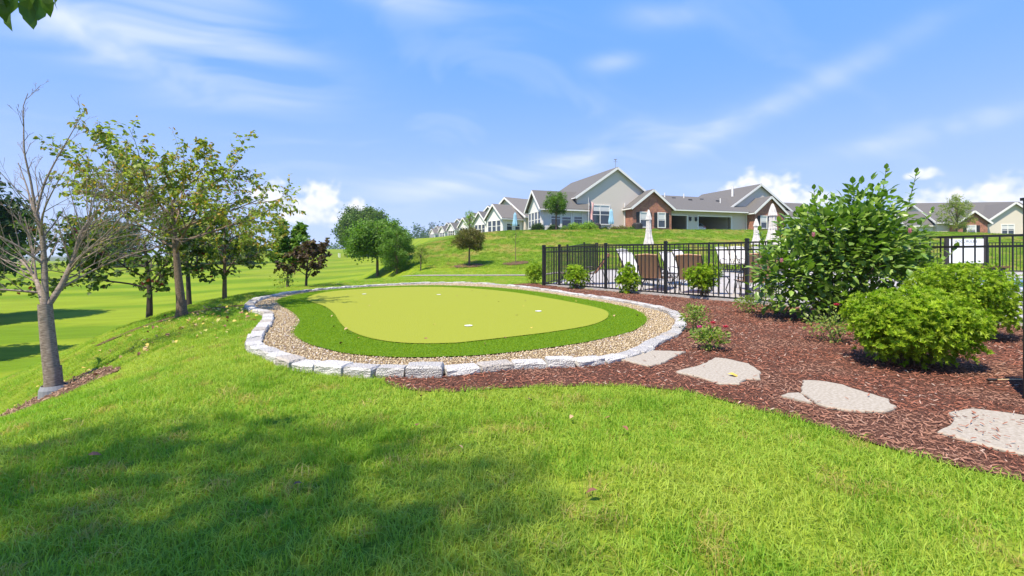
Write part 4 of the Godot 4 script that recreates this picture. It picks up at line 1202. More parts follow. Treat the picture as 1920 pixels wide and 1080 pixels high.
func villa(label: String, x: float, d: float, turn_deg: float, kind: int, group: String, base := NAN) -> void:
	var y := G(x, d) - 0.05 if is_nan(base) else base
	var o := thing("house", label, "house", Vector3(x, y, -d), deg_to_rad(turn_deg), group)
	var wall := ["white_siding", "siding", "cream_siding"][kind % 3] as String
	var roof := "shingle" if kind % 2 == 0 else "shingle_pale"
	gable(o, 0.0, 4.2, -1.2, -5.2, 2.6, 4.5, true, "white_siding", roof, 0.35, [true, false])
	gable(o, 3.8, 18.0, -0.4, -10.0, 2.9, 6.0, true, wall, roof, 0.4)
	gable(o, 5.4 if kind == 2 else 5.0, 9.2, 1.2, -4.0, 2.7, 4.2 if kind == 2 else 4.7, false, "brick" if kind != 1 else wall, roof, 0.35, [false, true])
	gable(o, 9.6, 16.4, 0.6, -5.0, 2.9, 5.4, false, wall, roof, 0.35, [false, true])
	for k in 3: window(o, Vector3(0.0, 1.3, -2.0 - k * 1.15), 0.85, 1.6, true, 1, 2, 0.0)
	window(o, Vector3(1.3, 1.3, -1.2), 0.95, 1.5, false, 1, 2, 0.3)
	window(o, Vector3(2.8, 1.3, -1.2), 0.95, 1.5, false, 1, 2, 0.3)
	window(o, Vector3(7.1, 1.4, 1.2), 1.0, 1.5, false, 1, 2, 0.4)
	shutters(o, Vector3(7.1, 1.4, 1.2), 1.0, 1.5)
	window(o, Vector3(12.2, 1.5, 0.6), 1.5, 1.5, false, 2, 2, 0.4)
	window(o, Vector3(14.8, 1.5, 0.6), 1.2, 1.5, false, 2, 2, 0.4)
	var b := mb(); b.bx(0.05, 0.15, -0.3, 2.55, -1.2, -1.12); put(b.mesh(M["trim"]), "downspout", o)
	b = mb(); b.tube(PackedVector3Array([Vector3.ZERO, Vector3(0, 0.9, 0)]), PackedFloat32Array([0.11, 0.1]), 8)
	put(b.mesh(M["trim"]), "flue", o, Transform3D(Basis(), Vector3(9.0, 5.6, -5.6)))

func row_houses() -> void:
	var g := "houses in the row along the hill"
	villa("white sunroom house next beyond the large grey gabled house", -0.7, 68.0, 38.0, 1, g)
	villa("second house of the receding row with white gable end", -4.0, 86.0, 40.0, 0, g)
	villa("third house of the receding row, behind the dark red tree", -9.4, 109.0, 40.0, 2, g)
	villa("fourth house of the receding row with tan roof", -16.4, 140.0, 40.0, 0, g)
	villa("fifth house of the receding row, small above the bank", -24.0, 172.0, 40.0, 2, g)
	villa("smallest and farthest house at the end of the row", -35.0, 215.0, 40.0, 1, g)
	g = "houses beyond the pool at the picture's edge"
	villa("cream house with brick porch gable seen over the pool fence", 59.5, 70.0, -8.0, 2, g, 3.3)
	villa("pale house partly hidden behind the magnolia's edge", 50.0, 92.0, 0.0, 0, g, 3.6)

# ------------------------------------------------------------------ foliage
const PAL := {
	"dark_round": [Color(0.035, 0.088, 0.022), Color(0.072, 0.144, 0.032)],
	"green": [Color(0.120, 0.240, 0.040), Color(0.220, 0.380, 0.060)],
	"lime": [Color(0.208, 0.384, 0.040), Color(0.384, 0.576, 0.064)],
	"bright": [Color(0.220, 0.380, 0.020), Color(0.440, 0.580, 0.040)],
	"rust": [Color(0.180, 0.135, 0.054), Color(0.216, 0.252, 0.054)],
	"gold": [Color(0.585, 0.468, 0.039), Color(0.260, 0.338, 0.039)],
	"magnolia": [Color(0.115, 0.22, 0.038), Color(0.30, 0.43, 0.08)],
	"rose": [Color(0.18, 0.32, 0.05), Color(0.36, 0.40, 0.10)],
	"katsura": [Color(0.24, 0.34, 0.06), Color(0.40, 0.46, 0.09)],
	"yellowing": [Color(0.440, 0.360, 0.060), Color(0.520, 0.300, 0.070)],
	"shade": [Color(0.065, 0.12, 0.026), Color(0.13, 0.20, 0.042)],
	"purple": [Color(0.085, 0.055, 0.045), Color(0.19, 0.13, 0.085)],
	"wine": [Color(0.160, 0.032, 0.048), Color(0.256, 0.080, 0.064)],
	"oak": [Color(0.090, 0.170, 0.025), Color(0.180, 0.280, 0.040)],
	"far": [Color(0.06, 0.125, 0.028), Color(0.11, 0.19, 0.04)]}

func shade_of(name_: String) -> Color:
	return (PAL[name_][0] as Color).lerp(PAL[name_][1], rng.randf()) * rng.randf_range(0.68, 1.2)

func add_leaf(b: MB, t: Transform3D, w: float, droop: float) -> void:
	# pointed oval, 1 long along +z, folded along its rib
	var rib := [Vector3(0, 0, 0), Vector3(0, 0.02, 0.38), Vector3(0, -droop * 0.35, 0.72), Vector3(0, -droop, 1.0)]
	for s in [-1.0, 1.0]:
		var e1 := Vector3(s * w * 0.5, 0.055, 0.32)
		var e2 := Vector3(s * w * 0.42, 0.05 - droop * 0.3, 0.66)
		b.tri(t * rib[0], t * e1, t * rib[1]); b.quad(t * rib[1], t * e1, t * e2, t * rib[2]); b.tri(t * rib[2], t * e2, t * rib[3])

func add_lite(b: MB, t: Transform3D, w: float, droop: float) -> void:
	var tip := Vector3(0, -droop, 1.0)
	for s in [-1.0, 1.0]: b.tri(t * Vector3.ZERO, t * Vector3(s * w * 0.5, 0.06, 0.45), t * tip)

var leaf_kinds := {}
func leaf_mesh(kind: String, mat := "leaf") -> ArrayMesh:
	var key := kind + mat
	if leaf_kinds.has(key): return leaf_kinds[key]
	var r := RandomNumberGenerator.new(); r.seed = kind.hash()
	var b := mb(true)
	if kind == "oval": add_leaf(b, Transform3D(), 0.52, 0.12)
	elif kind == "round": add_leaf(b, Transform3D(), 0.82, 0.1)
	elif kind == "tip":
		add_leaf(b, Transform3D(Basis().scaled(Vector3(1, 1, 0.86)), Vector3.ZERO), 0.5, 0.2)
	elif kind == "whorl":
		for k in 9:
			var a := TAU * k / 9.0 * 1.62 + r.randf() * 0.4
			var lift := r.randf_range(0.25, 1.15)
			var g := r.randf_range(0.82, 1.12)
			b.tint = Color(g, g, g)
			add_lite(b, Transform3D(Basis(Vector3.UP, a) * Basis(Vector3.RIGHT, -lift).scaled(Vector3.ONE * r.randf_range(0.7, 1.1)), Vector3(0, k * 0.035, 0)), 0.30, 0.08)
	elif kind == "cluster":
		for k in 16:
			var p := Vector3(r.randfn(), r.randfn(), r.randfn()) * 0.42
			var g := r.randf_range(0.75, 1.15)
			b.tint = Color(g, g, g)
			add_lite(b, Transform3D(Basis.from_euler(Vector3(r.randf_range(-0.9, 0.9), r.randf() * TAU, r.randf_range(-0.9, 0.9))).scaled(Vector3.ONE * r.randf_range(0.45, 0.75)), p), 0.6, 0.15)
	var m := b.mesh(M[mat])
	leaf_kinds[key] = m
	return m

func facing(out: Vector3, twist: float) -> Basis:
	# leaf basis: +z along out, +y as upright as can be
	var z := out.normalized()
	var x := Vector3.UP.cross(z)
	if x.length() < 0.05: x = Vector3.RIGHT
	x = x.normalized()
	return Basis(x, z.cross(x), z) * Basis(Vector3(0, 0, 1), twist)

func bush(called: String, label: String, at: Vector3, blobs: Array, count: int, leaf: String, size: Array, pal: String, stems: int, group := "", mat := "leaf", shell := 0.5, category := "shrub", stem_mat := "stem") -> Node3D:
	var o := thing(called, label, category, at, 0.0, group)
	var f := FastNoiseLite.new(); f.seed = label.hash() % 5000; f.frequency = 1.0; f.fractal_octaves = 2
	var total := 0.0
	for e in blobs: total += e[1].x * e[1].y * e[1].z
	var where := []
	var tints := []
	for e in blobs:
		var r: Vector3 = e[1]
		var n := int(count * r.x * r.y * r.z / total)
		var k := 0
		while k < n:
			var u := Vector3(rng.randfn(), rng.randfn(), rng.randfn()).normalized()
			if u.y < -0.35 and rng.randf() < 0.6: continue
			var rad := pow(rng.randf(), shell)
			var wob := 1.0 + 0.22 * f.get_noise_3dv(u * 2.2 + e[0])
			var p: Vector3 = e[0] + u * r * rad * wob
			if p.y < 0.02: p.y = 0.02 + rng.randf() * 0.04
			if f.get_noise_3dv(p * (2.6 / maxf(r.x, 0.3))) < -0.22 and rng.randf() < 0.85:
				k += 1
				continue
			var dir := (u * 0.9 + Vector3(0, 0.75, 0) + Vector3(rng.randfn(), rng.randfn(), rng.randfn()) * 0.35).normalized()
			var s := rng.randf_range(size[0], size[1])
			var ba := Basis(Quaternion(Vector3.UP, dir)) * Basis(Vector3.UP, rng.randf() * TAU) if leaf == "whorl" or leaf == "cluster" else facing((u + Vector3(rng.randfn(), rng.randfn() * 0.7 + 0.12, rng.randfn()) * 0.6), rng.randfn(0, 0.5))
			where.append(Transform3D(ba.scaled(Vector3.ONE * s), p))
			tints.append(shade_of(pal))
			k += 1
	baked(leaf_mesh(leaf, mat), where, tints, "foliage", o)
	var b := mb()
	for k in stems:
		var q: Transform3D = where[rng.randi() % where.size()]
		var tip := q.origin
		var foot := Vector3(tip.x * 0.16, -0.05, tip.z * 0.16)
		var mid := foot.lerp(tip, 0.5) + Vector3(tip.x * -0.12, tip.y * 0.1, tip.z * -0.12)
		var rr := 0.003 + 0.005 * tip.length()
		b.tube(PackedVector3Array([foot, foot.lerp(mid, 0.5), mid, tip]), PackedFloat32Array([rr, rr * 0.8, rr * 0.6, rr * 0.3]), 5)
	put(b.mesh(M[stem_mat]), "stems", o)
	return o

class Plant:
	var wood: MB
	var where := []
	var tints := []

# spec: counts, length ratios, spread (radians), leaves per twig, leaf size, droop, tropism, palettes
func grow(pl: Plant, p: Vector3, dir: Vector3, length: float, rad: float, level: int, spec: Dictionary) -> void:
	var pts := PackedVector3Array([p])
	var rads := PackedFloat32Array([rad])
	var segs := 5 if level < 2 else 4
	var d := dir
	var q := p
	var last: int = spec.counts.size()
	for k in segs:
		d = (d + Vector3(rng.randfn(), rng.randfn(), rng.randfn()) * spec.wobble * (0.35 if level == 0 else 1.0) + Vector3(0, spec.lift[mini(level, spec.lift.size() - 1)] / segs, 0)).normalized()
		q += d * length / segs
		pts.append(q)
		rads.append(maxf(rad * (1.0 - 0.72 * (k + 1) / segs), 0.0016))
	pl.wood.tube(pts, rads, 7 if level == 0 else (5 if level < 3 else 3), false)
	if level < last:
		var n: int = spec.counts[level]
		for k in n:
			var t := lerpf(spec.start[mini(level, spec.start.size() - 1)], 1.0, (k + rng.randf() * 0.8) / n)
			var at := t * segs
			var i0 := mini(int(at), segs - 1)
			var o := pts[i0].lerp(pts[i0 + 1], at - i0)
			var ax := (pts[i0 + 1] - pts[i0]).normalized()
			var side := ax.cross(Vector3(rng.randfn(), rng.randfn(), rng.randfn())).normalized()
			if level == 0:
				var a := TAU * (k * 0.382 + rng.randf() * 0.12)
				side = Vector3(cos(a), 0.0, sin(a))
			var sp: float = spec.spread[mini(level, spec.spread.size() - 1)] * rng.randf_range(0.7, 1.25)
			var nd := (ax * cos(sp) + side * sin(sp)).normalized()
			grow(pl, o, nd, length * spec.ratio[mini(level, spec.ratio.size() - 1)] * rng.randf_range(0.75, 1.2) * (1.15 - 0.35 * t), rads[i0] * (0.46 if level == 0 else 0.62), level + 1, spec)
	if level >= last - 1 and spec.leaves > 0:
		var n := int(spec.leaves * (1.0 if level == last else 0.5))
		for k in n:
			var t := lerpf(0.15, 1.02, (k + rng.randf()) / n)
			var at := minf(t, 0.999) * segs
			var i0 := int(at)
			var o := pts[i0].lerp(pts[i0 + 1], at - i0)
			var out := (Vector3(rng.randfn(), rng.randfn() * 0.5 - spec.droop, rng.randfn()) + d * 0.5).normalized()
			pl.where.append(Transform3D(facing(out, rng.randfn(0, 0.7)).scaled(Vector3.ONE * spec.size * rng.randf_range(0.7, 1.2)), o + Vector3(rng.randfn(), rng.randfn(), rng.randfn()) * spec.scatter))
			var pal: String = spec.pal if rng.randf() > spec.turned else spec.pal2
			pl.tints.append(shade_of(pal))

func tree(called: String, label: String, at: Vector3, stems: Array, spec: Dictionary, group := "") -> Node3D:
	var o := thing(called, label, "tree", at, 0.0, group)
	var pl := Plant.new()
	pl.wood = mb()
	for s in stems: grow(pl, s[0], s[1], s[2], s[3], s[4], spec)
	if pl.where.size() > 0: baked(leaf_mesh(spec.leaf, spec.get("mat", "leaf")), pl.where, pl.tints, "crown", o)
	put(pl.wood.mesh(M[spec.bark]), "trunk", o)
	return o

func spec(over: Dictionary) -> Dictionary:
	var s := {"counts": [7, 5, 4], "ratio": [0.85, 0.6, 0.5], "spread": [0.85, 0.7, 0.6], "start": [0.55, 0.3, 0.2], "lift": [0.1, 0.25, 0.0, -0.1], "wobble": 0.09, "leaves": 10, "size": 0.1, "droop": 0.45, "scatter": 0.012, "pal": "katsura", "pal2": "yellowing", "turned": 0.2, "leaf": "oval", "bark": "bark_brown"}
	s.merge(over, true)
	return s

func flare(o: Node3D, r: float, h: float, mat: String, lean: Vector3) -> void:
	var b := mb()
	b.tube(PackedVector3Array([Vector3(0, -0.25, 0), Vector3(0, 0.02, 0), Vector3(0, h * 0.4, 0) + lean * 0.4, Vector3(0, h, 0) + lean]), PackedFloat32Array([r * 1.5, r * 1.32, r * 1.06, r]), 12, false)
	put(b.mesh(M[mat]), "trunk_base", o)

func near_trees() -> void:
	# bare tree in the lawn's corner
	var base := P(-6.0, 6.15)
	var o := thing("bare_tree", "leafless pale barked tree with bare twigs on the lawn's edge", "tree", base)
	var k := 6.15 / 880.0
	var at := func(px: float, py: float, z: float) -> Vector3: return Vector3((px - 100.0) * k, (738.0 - py) * k, z)
	var limbs := [
		[[100, 745, 0], [96, 700, 0], [90, 650, 0], [85, 600, 0], [83, 572, 0], 0.105, 0.085],
		[[84, 578, 0], [80, 540, 0.02], [74, 490, 0.05], [70, 440, 0.05], [62, 400, 0.02], 0.056, 0.034],
		[[62, 402, 0.02], [56, 340, 0.0], [50, 290, -0.04], [46, 235, -0.02], [42, 200, 0.0], [48, 176, 0.02], 0.022, 0.005],
		[[84, 580, 0], [96, 545, 0.1], [104, 515, 0.15], [112, 480, 0.2], [122, 440, 0.2], [140, 405, 0.25], 0.058, 0.018],
		[[84, 585, 0], [60, 552, 0.1], [38, 530, 0.2], [10, 512, 0.32], [-30, 490, 0.45], 0.052, 0.02],
		[[104, 515, 0.15], [140, 480, 0.1], [185, 440, 0.1], [232, 395, 0.05], [275, 358, 0.0], 0.024, 0.006],
		[[62, 410, 0.02], [75, 345, 0.05], [95, 290, 0.1], [115, 250, 0.12], [130, 212, 0.16], 0.024, 0.005],
		[[66, 425, 0.05], [45, 390, 0.1], [20, 350, 0.2], [-5, 300, 0.25], 0.026, 0.007],
		[[70, 445, 0.05], [92, 410, -0.1], [120, 375, -0.2], [160, 330, -0.3], 0.022, 0.006],
		[[38, 530, 0.2], [26, 490, 0.25], [12, 450, 0.3], [0, 405, 0.3], 0.022, 0.008],
		[[112, 480, 0.2], [118, 430, 0.3], [122, 380, 0.4], [128, 330, 0.42], 0.02, 0.006],
		[[96, 545, 0.1], [140, 505, 0.35], [190, 478, 0.5], [240, 462, 0.6], 0.02, 0.005],
		[[60, 552, 0.1], [30, 545, -0.1], [0, 540, -0.25], [-40, 530, -0.3], 0.022, 0.008],
		[[76, 500, 0.05], [56, 465, -0.15], [30, 440, -0.3], [0, 420, -0.4], 0.024, 0.007],
		[[108, 500, 0.15], [150, 460, 0.2], [200, 425, 0.3], [250, 385, 0.35], 0.015, 0.004],
		[[112, 482, 0.2], [150, 430, 0.1], [185, 385, 0.0], [215, 330, -0.1], 0.014, 0.004],
		[[104, 520, 0.15], [150, 490, -0.05], [210, 455, -0.15], [300, 440, -0.2], 0.013, 0.003],
		[[116, 465, 0.2], [140, 415, 0.3], [160, 370, 0.4], [172, 320, 0.45], 0.013, 0.004],
		[[100, 535, 0.1], [120, 500, 0.4], [150, 470, 0.6], [190, 430, 0.75], 0.014, 0.004],
		[[122, 440, 0.2], [150, 425, 0.2], [200, 400, 0.22], [262, 378, 0.2], 0.016, 0.004]]
	var wood := mb()
	var twig := Plant.new(); twig.wood = wood
	var sp := spec({"counts": [3, 2], "ratio": [0.5, 0.4], "spread": [0.5, 0.5], "start": [0.25, 0.3], "lift": [0.3, 0.2, 0.1], "leaves": 0, "wobble": 0.055})
	for l in limbs.size():
		var e: Array = limbs[l]
		var pts := PackedVector3Array()
		var rads := PackedFloat32Array()
		var n := e.size() - 2
		for q in n:
			pts.append(at.call(float(e[q][0]), float(e[q][1]), -float(e[q][2])))
			rads.append(lerpf(e[n], e[n + 1], float(q) / (n - 1)))
		var cv := Curve3D.new()
		for q in n:
			var tg := (pts[mini(q + 1, n - 1)] - pts[maxi(q - 1, 0)]) * 0.17
			cv.add_point(pts[q], -tg, tg)
		var sm := PackedVector3Array()
		var sr := PackedFloat32Array()
		for q in n * 3:
			sm.append(cv.sample_baked(cv.get_baked_length() * q / (n * 3 - 1.0)))
			sr.append(lerpf(e[n], e[n + 1], float(q) / (n * 3 - 1)) * (0.88 if l == 0 else 0.7))
		wood.tube(sm, sr, 10 if l < 5 else 6, false)
		if l > 0:
			for q in range(2, sm.size(), 2):
				if l < 5 and q < 5: continue
				for rep in (2 if q % 4 == 0 else 1):
					var dir := (sm[q] - sm[q - 1]).normalized()
					var side := dir.cross(Vector3(rng.randfn(), rng.randfn(), rng.randfn())).normalized()
					grow(twig, sm[q], (dir * 0.75 + side * 0.6 + Vector3(0, 0.22, 0)).normalized(), rng.randf_range(0.3, 0.8) * (0.35 if sm[q].y > 2.6 else 1.0), minf(sr[q] * 0.5, 0.011), 1 if rng.randf() < 0.5 else 0, sp)
	put(wood.mesh(M["bark_grey"]), "trunk", o)
	flare(o, 0.09, 0.34, "bark_grey", Vector3(-0.02, 0, 0))
	var b := mb()
	b.lathe([[0.142, -0.06], [0.136, 0.05], [0.122, 0.10], [0.126, 0.102], [0.146, 0.05], [0.152, -0.06]], 20, 0.05, 3)
	b.box(Transform3D(Basis(Vector3(0, 0, 1), 0.28) * Basis(Vector3.UP, 0.3), Vector3(0.18, 0.05, 0.08)), Vector3(0.22, 0.02, 0.12))
	put(b.mesh(M["guard"]), "trunk_guard", o)
	# dug strip of earth round its foot
	dirt_poly = curve([-7.3, 6.0, -6.6, 6.5, -5.9, 6.6, -5.2, 6.15, -4.75, 5.65, -5.1, 5.4, -5.6, 5.55, -6.1, 5.35, -6.4, 5.0, -6.6, 4.6, -7.2, 4.9], true, 0.15)
	tag(put(sheet(dirt_poly, 0.015, 0.15).mesh(M["dirt"]), "bare_earth"), "", "", "", "structure")
	var cw := []
	var ct := []
	while cw.size() < 900:
		var q := Vector2(rng.randf_range(-7.4, -4.6), rng.randf_range(4.5, 6.7))
		if not inside(q, dirt_poly): continue
		var z := rng.randf_range(0.008, 0.035)
		cw.append(Transform3D(Basis.from_euler(Vector3(rng.randf() * TAU, rng.randf() * TAU, 0)).scaled_local(Vector3(z, z * 0.7, z * rng.randf_range(0.7, 2.5))), P(q.x, q.y, 0.02)))
		ct.append(Color(0.20, 0.115, 0.075).lerp(Color(0.40, 0.27, 0.18), rng.randf()))
	var lump := mb(); lump.lathe([[0.0, -0.4], [0.42, -0.25], [0.5, 0.1], [0.25, 0.4], [0.0, 0.45]], 6)
	var soil := thing("soil_clods", "brown soil clods and chips round the bare tree's foot", "soil", Vector3.ZERO)
	soil.set_meta("kind", "stuff")
	many(lump.mesh(M["chip"]), cw, ct, "clods", soil)
	# leafy trees along the crest of the lawn
	var s := spec({"counts": [14, 7, 5], "ratio": [0.78, 0.55, 0.45], "spread": [1.0, 0.65, 0.65], "start": [0.56, 0.22, 0.2], "lift": [0.0, 0.14, -0.05, -0.3], "leaves": 16, "size": 0.08, "turned": 0.22, "droop": 0.6})
	o = tree("young_tree", "green and yellow leaved young tree behind the bare tree", P(-6.05, 8.6), [[Vector3(0, -0.1, 0), Vector3(-0.05, 1, 0), 2.25, 0.085, 0]], s, "trees along the lawn's crest")
	flare(o, 0.083, 0.3, "bark_brown", Vector3(-0.01, 0, 0))
	var strip := curve([-6.9, 7.9, -6.3, 8.35, -5.8, 8.75, -5.35, 9.5, -5.45, 9.7, -6.0, 9.1, -6.6, 8.6, -7.1, 8.1], true, 0.12)
	tag(put(sheet(strip, 0.014, 0.15).mesh(M["dirt"]), "bare_earth"), "", "", "", "structure")
	strip_poly = strip
	s = spec({"counts": [13, 7, 4], "ratio": [0.66, 0.5, 0.45], "spread": [1.05, 0.65, 0.65], "start": [0.38, 0.22, 0.2], "lift": [0.0, 0.1, -0.05, -0.3], "leaves": 13, "size": 0.082, "turned": 0.14, "droop": 0.55})
	tree("young_tree", "slimmer green young tree between the yellowing tree and the edging", P(-7.1, 11.6, -0.05), [[Vector3(0, -0.1, 0), Vector3(0.02, 1, 0), 1.9, 0.06, 0]], s, "trees along the lawn's crest")
	s = spec({"counts": [13, 7, 5], "ratio": [0.95, 0.5, 0.42], "spread": [1.2, 0.6, 0.6], "start": [0.4, 0.25, 0.2], "lift": [0.0, -0.02, -0.1, -0.2], "leaves": 9, "size": 0.095, "turned": 0.06, "pal": "shade", "pal2": "wine", "bark": "bark_dark", "leaf": "round", "droop": 0.3})
	tree("dark_tree", "low spreading dark leaved tree below the lawn's crest", P(-8.35, 10.8, -0.05), [[Vector3(0, -0.1, 0), Vector3(-0.04, 1, 0), 1.9, 0.075, 0]], s, "trees along the lawn's crest")
	s = spec({"counts": [8, 5, 4], "ratio": [0.8, 0.55, 0.45], "spread": [0.9, 0.6, 0.6], "start": [0.4, 0.25, 0.2], "lift": [0.0, 0.1, 0.0, -0.1], "leaves": 6, "size": 0.08, "turned": 0.3, "pal": "wine", "pal2": "shade", "bark": "bark_dark", "leaf": "round", "droop": 0.3})
	tree("wine_leaved_tree", "wine red leaved tree mostly hidden behind the green trees", P(-9.6, 14.0, -0.05), [[Vector3(0, -0.1, 0), Vector3(0, 1, 0), 3.0, 0.08, 0]], s, "trees along the lawn's crest")
	s = spec({"counts": [14, 6, 4], "ratio": [0.5, 0.5, 0.45], "spread": [0.75, 0.6, 0.6], "start": [0.25, 0.2, 0.2], "lift": [0.0, 0.35, 0.1, -0.1], "leaves": 20, "size": 0.115, "turned": 0.06, "pal": "green", "pal2": "katsura", "droop": 0.35})
	tree("dense_tree", "dense dark green tree at the far side of the putting green", P(-8.15, 17.0, -0.05), [[Vector3(0, -0.1, 0), Vector3(0.03, 1, 0), 2.05, 0.06, 0]], s, "trees along the lawn's crest")
	s = spec({"counts": [9, 6, 4], "ratio": [0.7, 0.5, 0.45], "spread": [0.9, 0.6, 0.6], "start": [0.3, 0.2, 0.2], "lift": [0.0, 0.15, 0.0, -0.1], "leaves": 9, "size": 0.095, "turned": 0.08, "pal": "purple", "pal2": "rust", "bark": "bark_dark", "leaf": "round", "droop": 0.3})
	tree("purple_leaved_tree", "small purple leaved tree beside the dense green tree", P(-6.85, 15.6, -0.05), [[Vector3(0, -0.1, 0), Vector3(0.02, 1, 0), 1.2, 0.05, 0]], s, "purple leaved trees")
	bush("shrub", "loose green sapling at the foot of the dense green tree", P(-7.75, 15.9), [[Vector3(0, 0.3, 0), Vector3(0.4, 0.34, 0.4)]], 170, "oval", [0.07, 0.11], "katsura", 6)
	# tree beside the viewer: its low leaves hang into the picture and its crown shades the lawn
	o = bush("shade_tree", "broad leaved tree whose lowest leaves hang in the top corner", P(-5.5, -4.0), [[Vector3(0.3, 12.0, -0.8), Vector3(1.75, 1.3, 1.35)], [Vector3(-0.6, 11.8, -1.6), Vector3(1.2, 0.8, 0.8)], [Vector3(1.3, 11.6, -1.0), Vector3(0.8, 0.7, 0.8)], [Vector3(-0.2, 12.4, 0.5), Vector3(1.5, 1.0, 1.2)]], 6800, "tip", [0.085, 0.125], "oak", 30, "", "leaf", 0.6, "tree")
	b = mb()
	b.tube(PackedVector3Array([Vector3(0, -0.3, 0), Vector3(0.02, 0.1, 0), Vector3(0.05, 3.0, -0.05), Vector3(0.1, 6.2, -0.1), Vector3(0.0, 9.2, -0.3), Vector3(0.2, 12.2, -0.5)]), PackedFloat32Array([0.28, 0.23, 0.19, 0.15, 0.1, 0.04]), 12, false)
	put(b.mesh(M["bark_brown"]), "trunk", o)
	var lift := -o.position.y
	b = mb()
	b.tube(PackedVector3Array([Vector3(0.1, 4.0, -0.1), Vector3(0.9, 4.3, -1.5), Vector3(1.9, 4.0, -3.4), Vector3(2.6, 3.2, -4.9), Vector3(3.2, 2.5 + lift, -5.8), Vector3(3.4, 2.2 + lift, -6.0), Vector3(3.66, 2.17 + lift, -6.0)]), PackedFloat32Array([0.055, 0.045, 0.032, 0.02, 0.01, 0.006, 0.003]), 6, false)
	put(b.mesh(M["bark_brown"]), "low_branch", o)
	var where := []
	var tints := []
	for q in [[3.07, 2.08, 0.12], [3.12, 2.09, 0.125], [3.19, 2.075, 0.12], [3.225, 2.08, 0.13], [3.08, 2.13, 0.12], [3.105, 2.15, 0.14], [3.13, 2.14, 0.135], [3.15, 2.16, 0.12], [3.175, 2.14, 0.125], [3.2, 2.13, 0.13], [3.215, 2.15, 0.145], [3.24, 2.13, 0.10], [3.265, 2.14, 0.10], [3.285, 2.13, 0.075], [3.31, 2.13, 0.075], [3.36, 2.13, 0.06]]:
		where.append(Transform3D(facing(Vector3(rng.randfn(0, 0.15), -1.0, rng.randfn(0, 0.15)), rng.randf_range(-0.8, 0.8)).scaled(Vector3.ONE * q[2]), Vector3(q[0] + 0.25, q[1] + lift, -6.0 + rng.randf_range(-0.05, 0.05))))
		tints.append(shade_of("oak"))
	baked(leaf_mesh("tip"), where, tints, "hanging_leaves", o)

func crown_tree(label: String, x: float, d: float, h: float, wide: float, pal: String, group: String, count: int, clear := 0.18, size := 0.0, name_ := "tree", seed_ := 0) -> void:
	# a grown tree seen from afar: trunk with limbs and a crown of leaf clumps in several lobes
	var base := P(x, d, -0.05)
	var o := thing(name_, label, "tree", base, 0.0, group)
	var f := FastNoiseLite.new(); f.seed = label.hash() % 9000 + seed_; f.frequency = 1.0
	var y0 := h * clear
	var lobes := []
	var cy := (h + y0) / 2
	lobes.append([Vector3(0, cy, 0), Vector3(wide * 0.36, (h - y0) * 0.46, wide * 0.36)])
	for k in 11:
		var a := TAU * k * 0.382
		var t := (k + 0.5) / 11.0
		var rr := wide * 0.34 * sin(PI * clampf(0.18 + t * 0.72, 0, 1))
		lobes.append([Vector3(cos(a) * rr, lerpf(y0 + h * 0.12, h * 0.86, t), sin(a) * rr), Vector3.ONE * wide * rng.randf_range(0.13, 0.21)])
	var b := mb()
	b.tube(PackedVector3Array([Vector3(0, -0.3, 0), Vector3(0, y0, 0), Vector3(0.02 * h, cy, 0), Vector3(0, h * 0.9, 0)]), PackedFloat32Array([h * 0.028, h * 0.02, h * 0.012, h * 0.003]), 8, false)
	var where := []
	var tints := []
	var s0 := size if size > 0 else wide * 0.055
	for e in lobes.size():
		var c: Vector3 = lobes[e][0]
		var r: Vector3 = lobes[e][1]
		if e > 0: b.tube(PackedVector3Array([Vector3(0, lerpf(y0, c.y, 0.45), 0), c * Vector3(0.5, 1, 0.5) - Vector3(0, r.y * 0.4, 0), c]), PackedFloat32Array([h * 0.01, h * 0.006, h * 0.002]), 5, false)
		for k in int(count * (0.22 if e == 0 else 0.071)):
			var u := Vector3(rng.randfn(), rng.randfn(), rng.randfn()).normalized()
			var p := c + u * r * pow(rng.randf(), 0.4) * (1.0 + 0.3 * f.get_noise_3dv(u * 2.0 + c))
			if f.get_noise_3dv(p * (5.0 / wide)) < -0.28 and rng.randf() < 0.75: continue
			where.append(Transform3D(Basis.from_euler(Vector3(rng.randf_range(-0.6, 0.6), rng.randf() * TAU, rng.randf_range(-0.6, 0.6))).scaled(Vector3.ONE * s0 * rng.randf_range(0.7, 1.3)), p))
			tints.append(shade_of(pal))
	baked(leaf_mesh("cluster"), where, tints, "crown", o)
	put(b.mesh(M["bark_brown"]), "trunk", o)

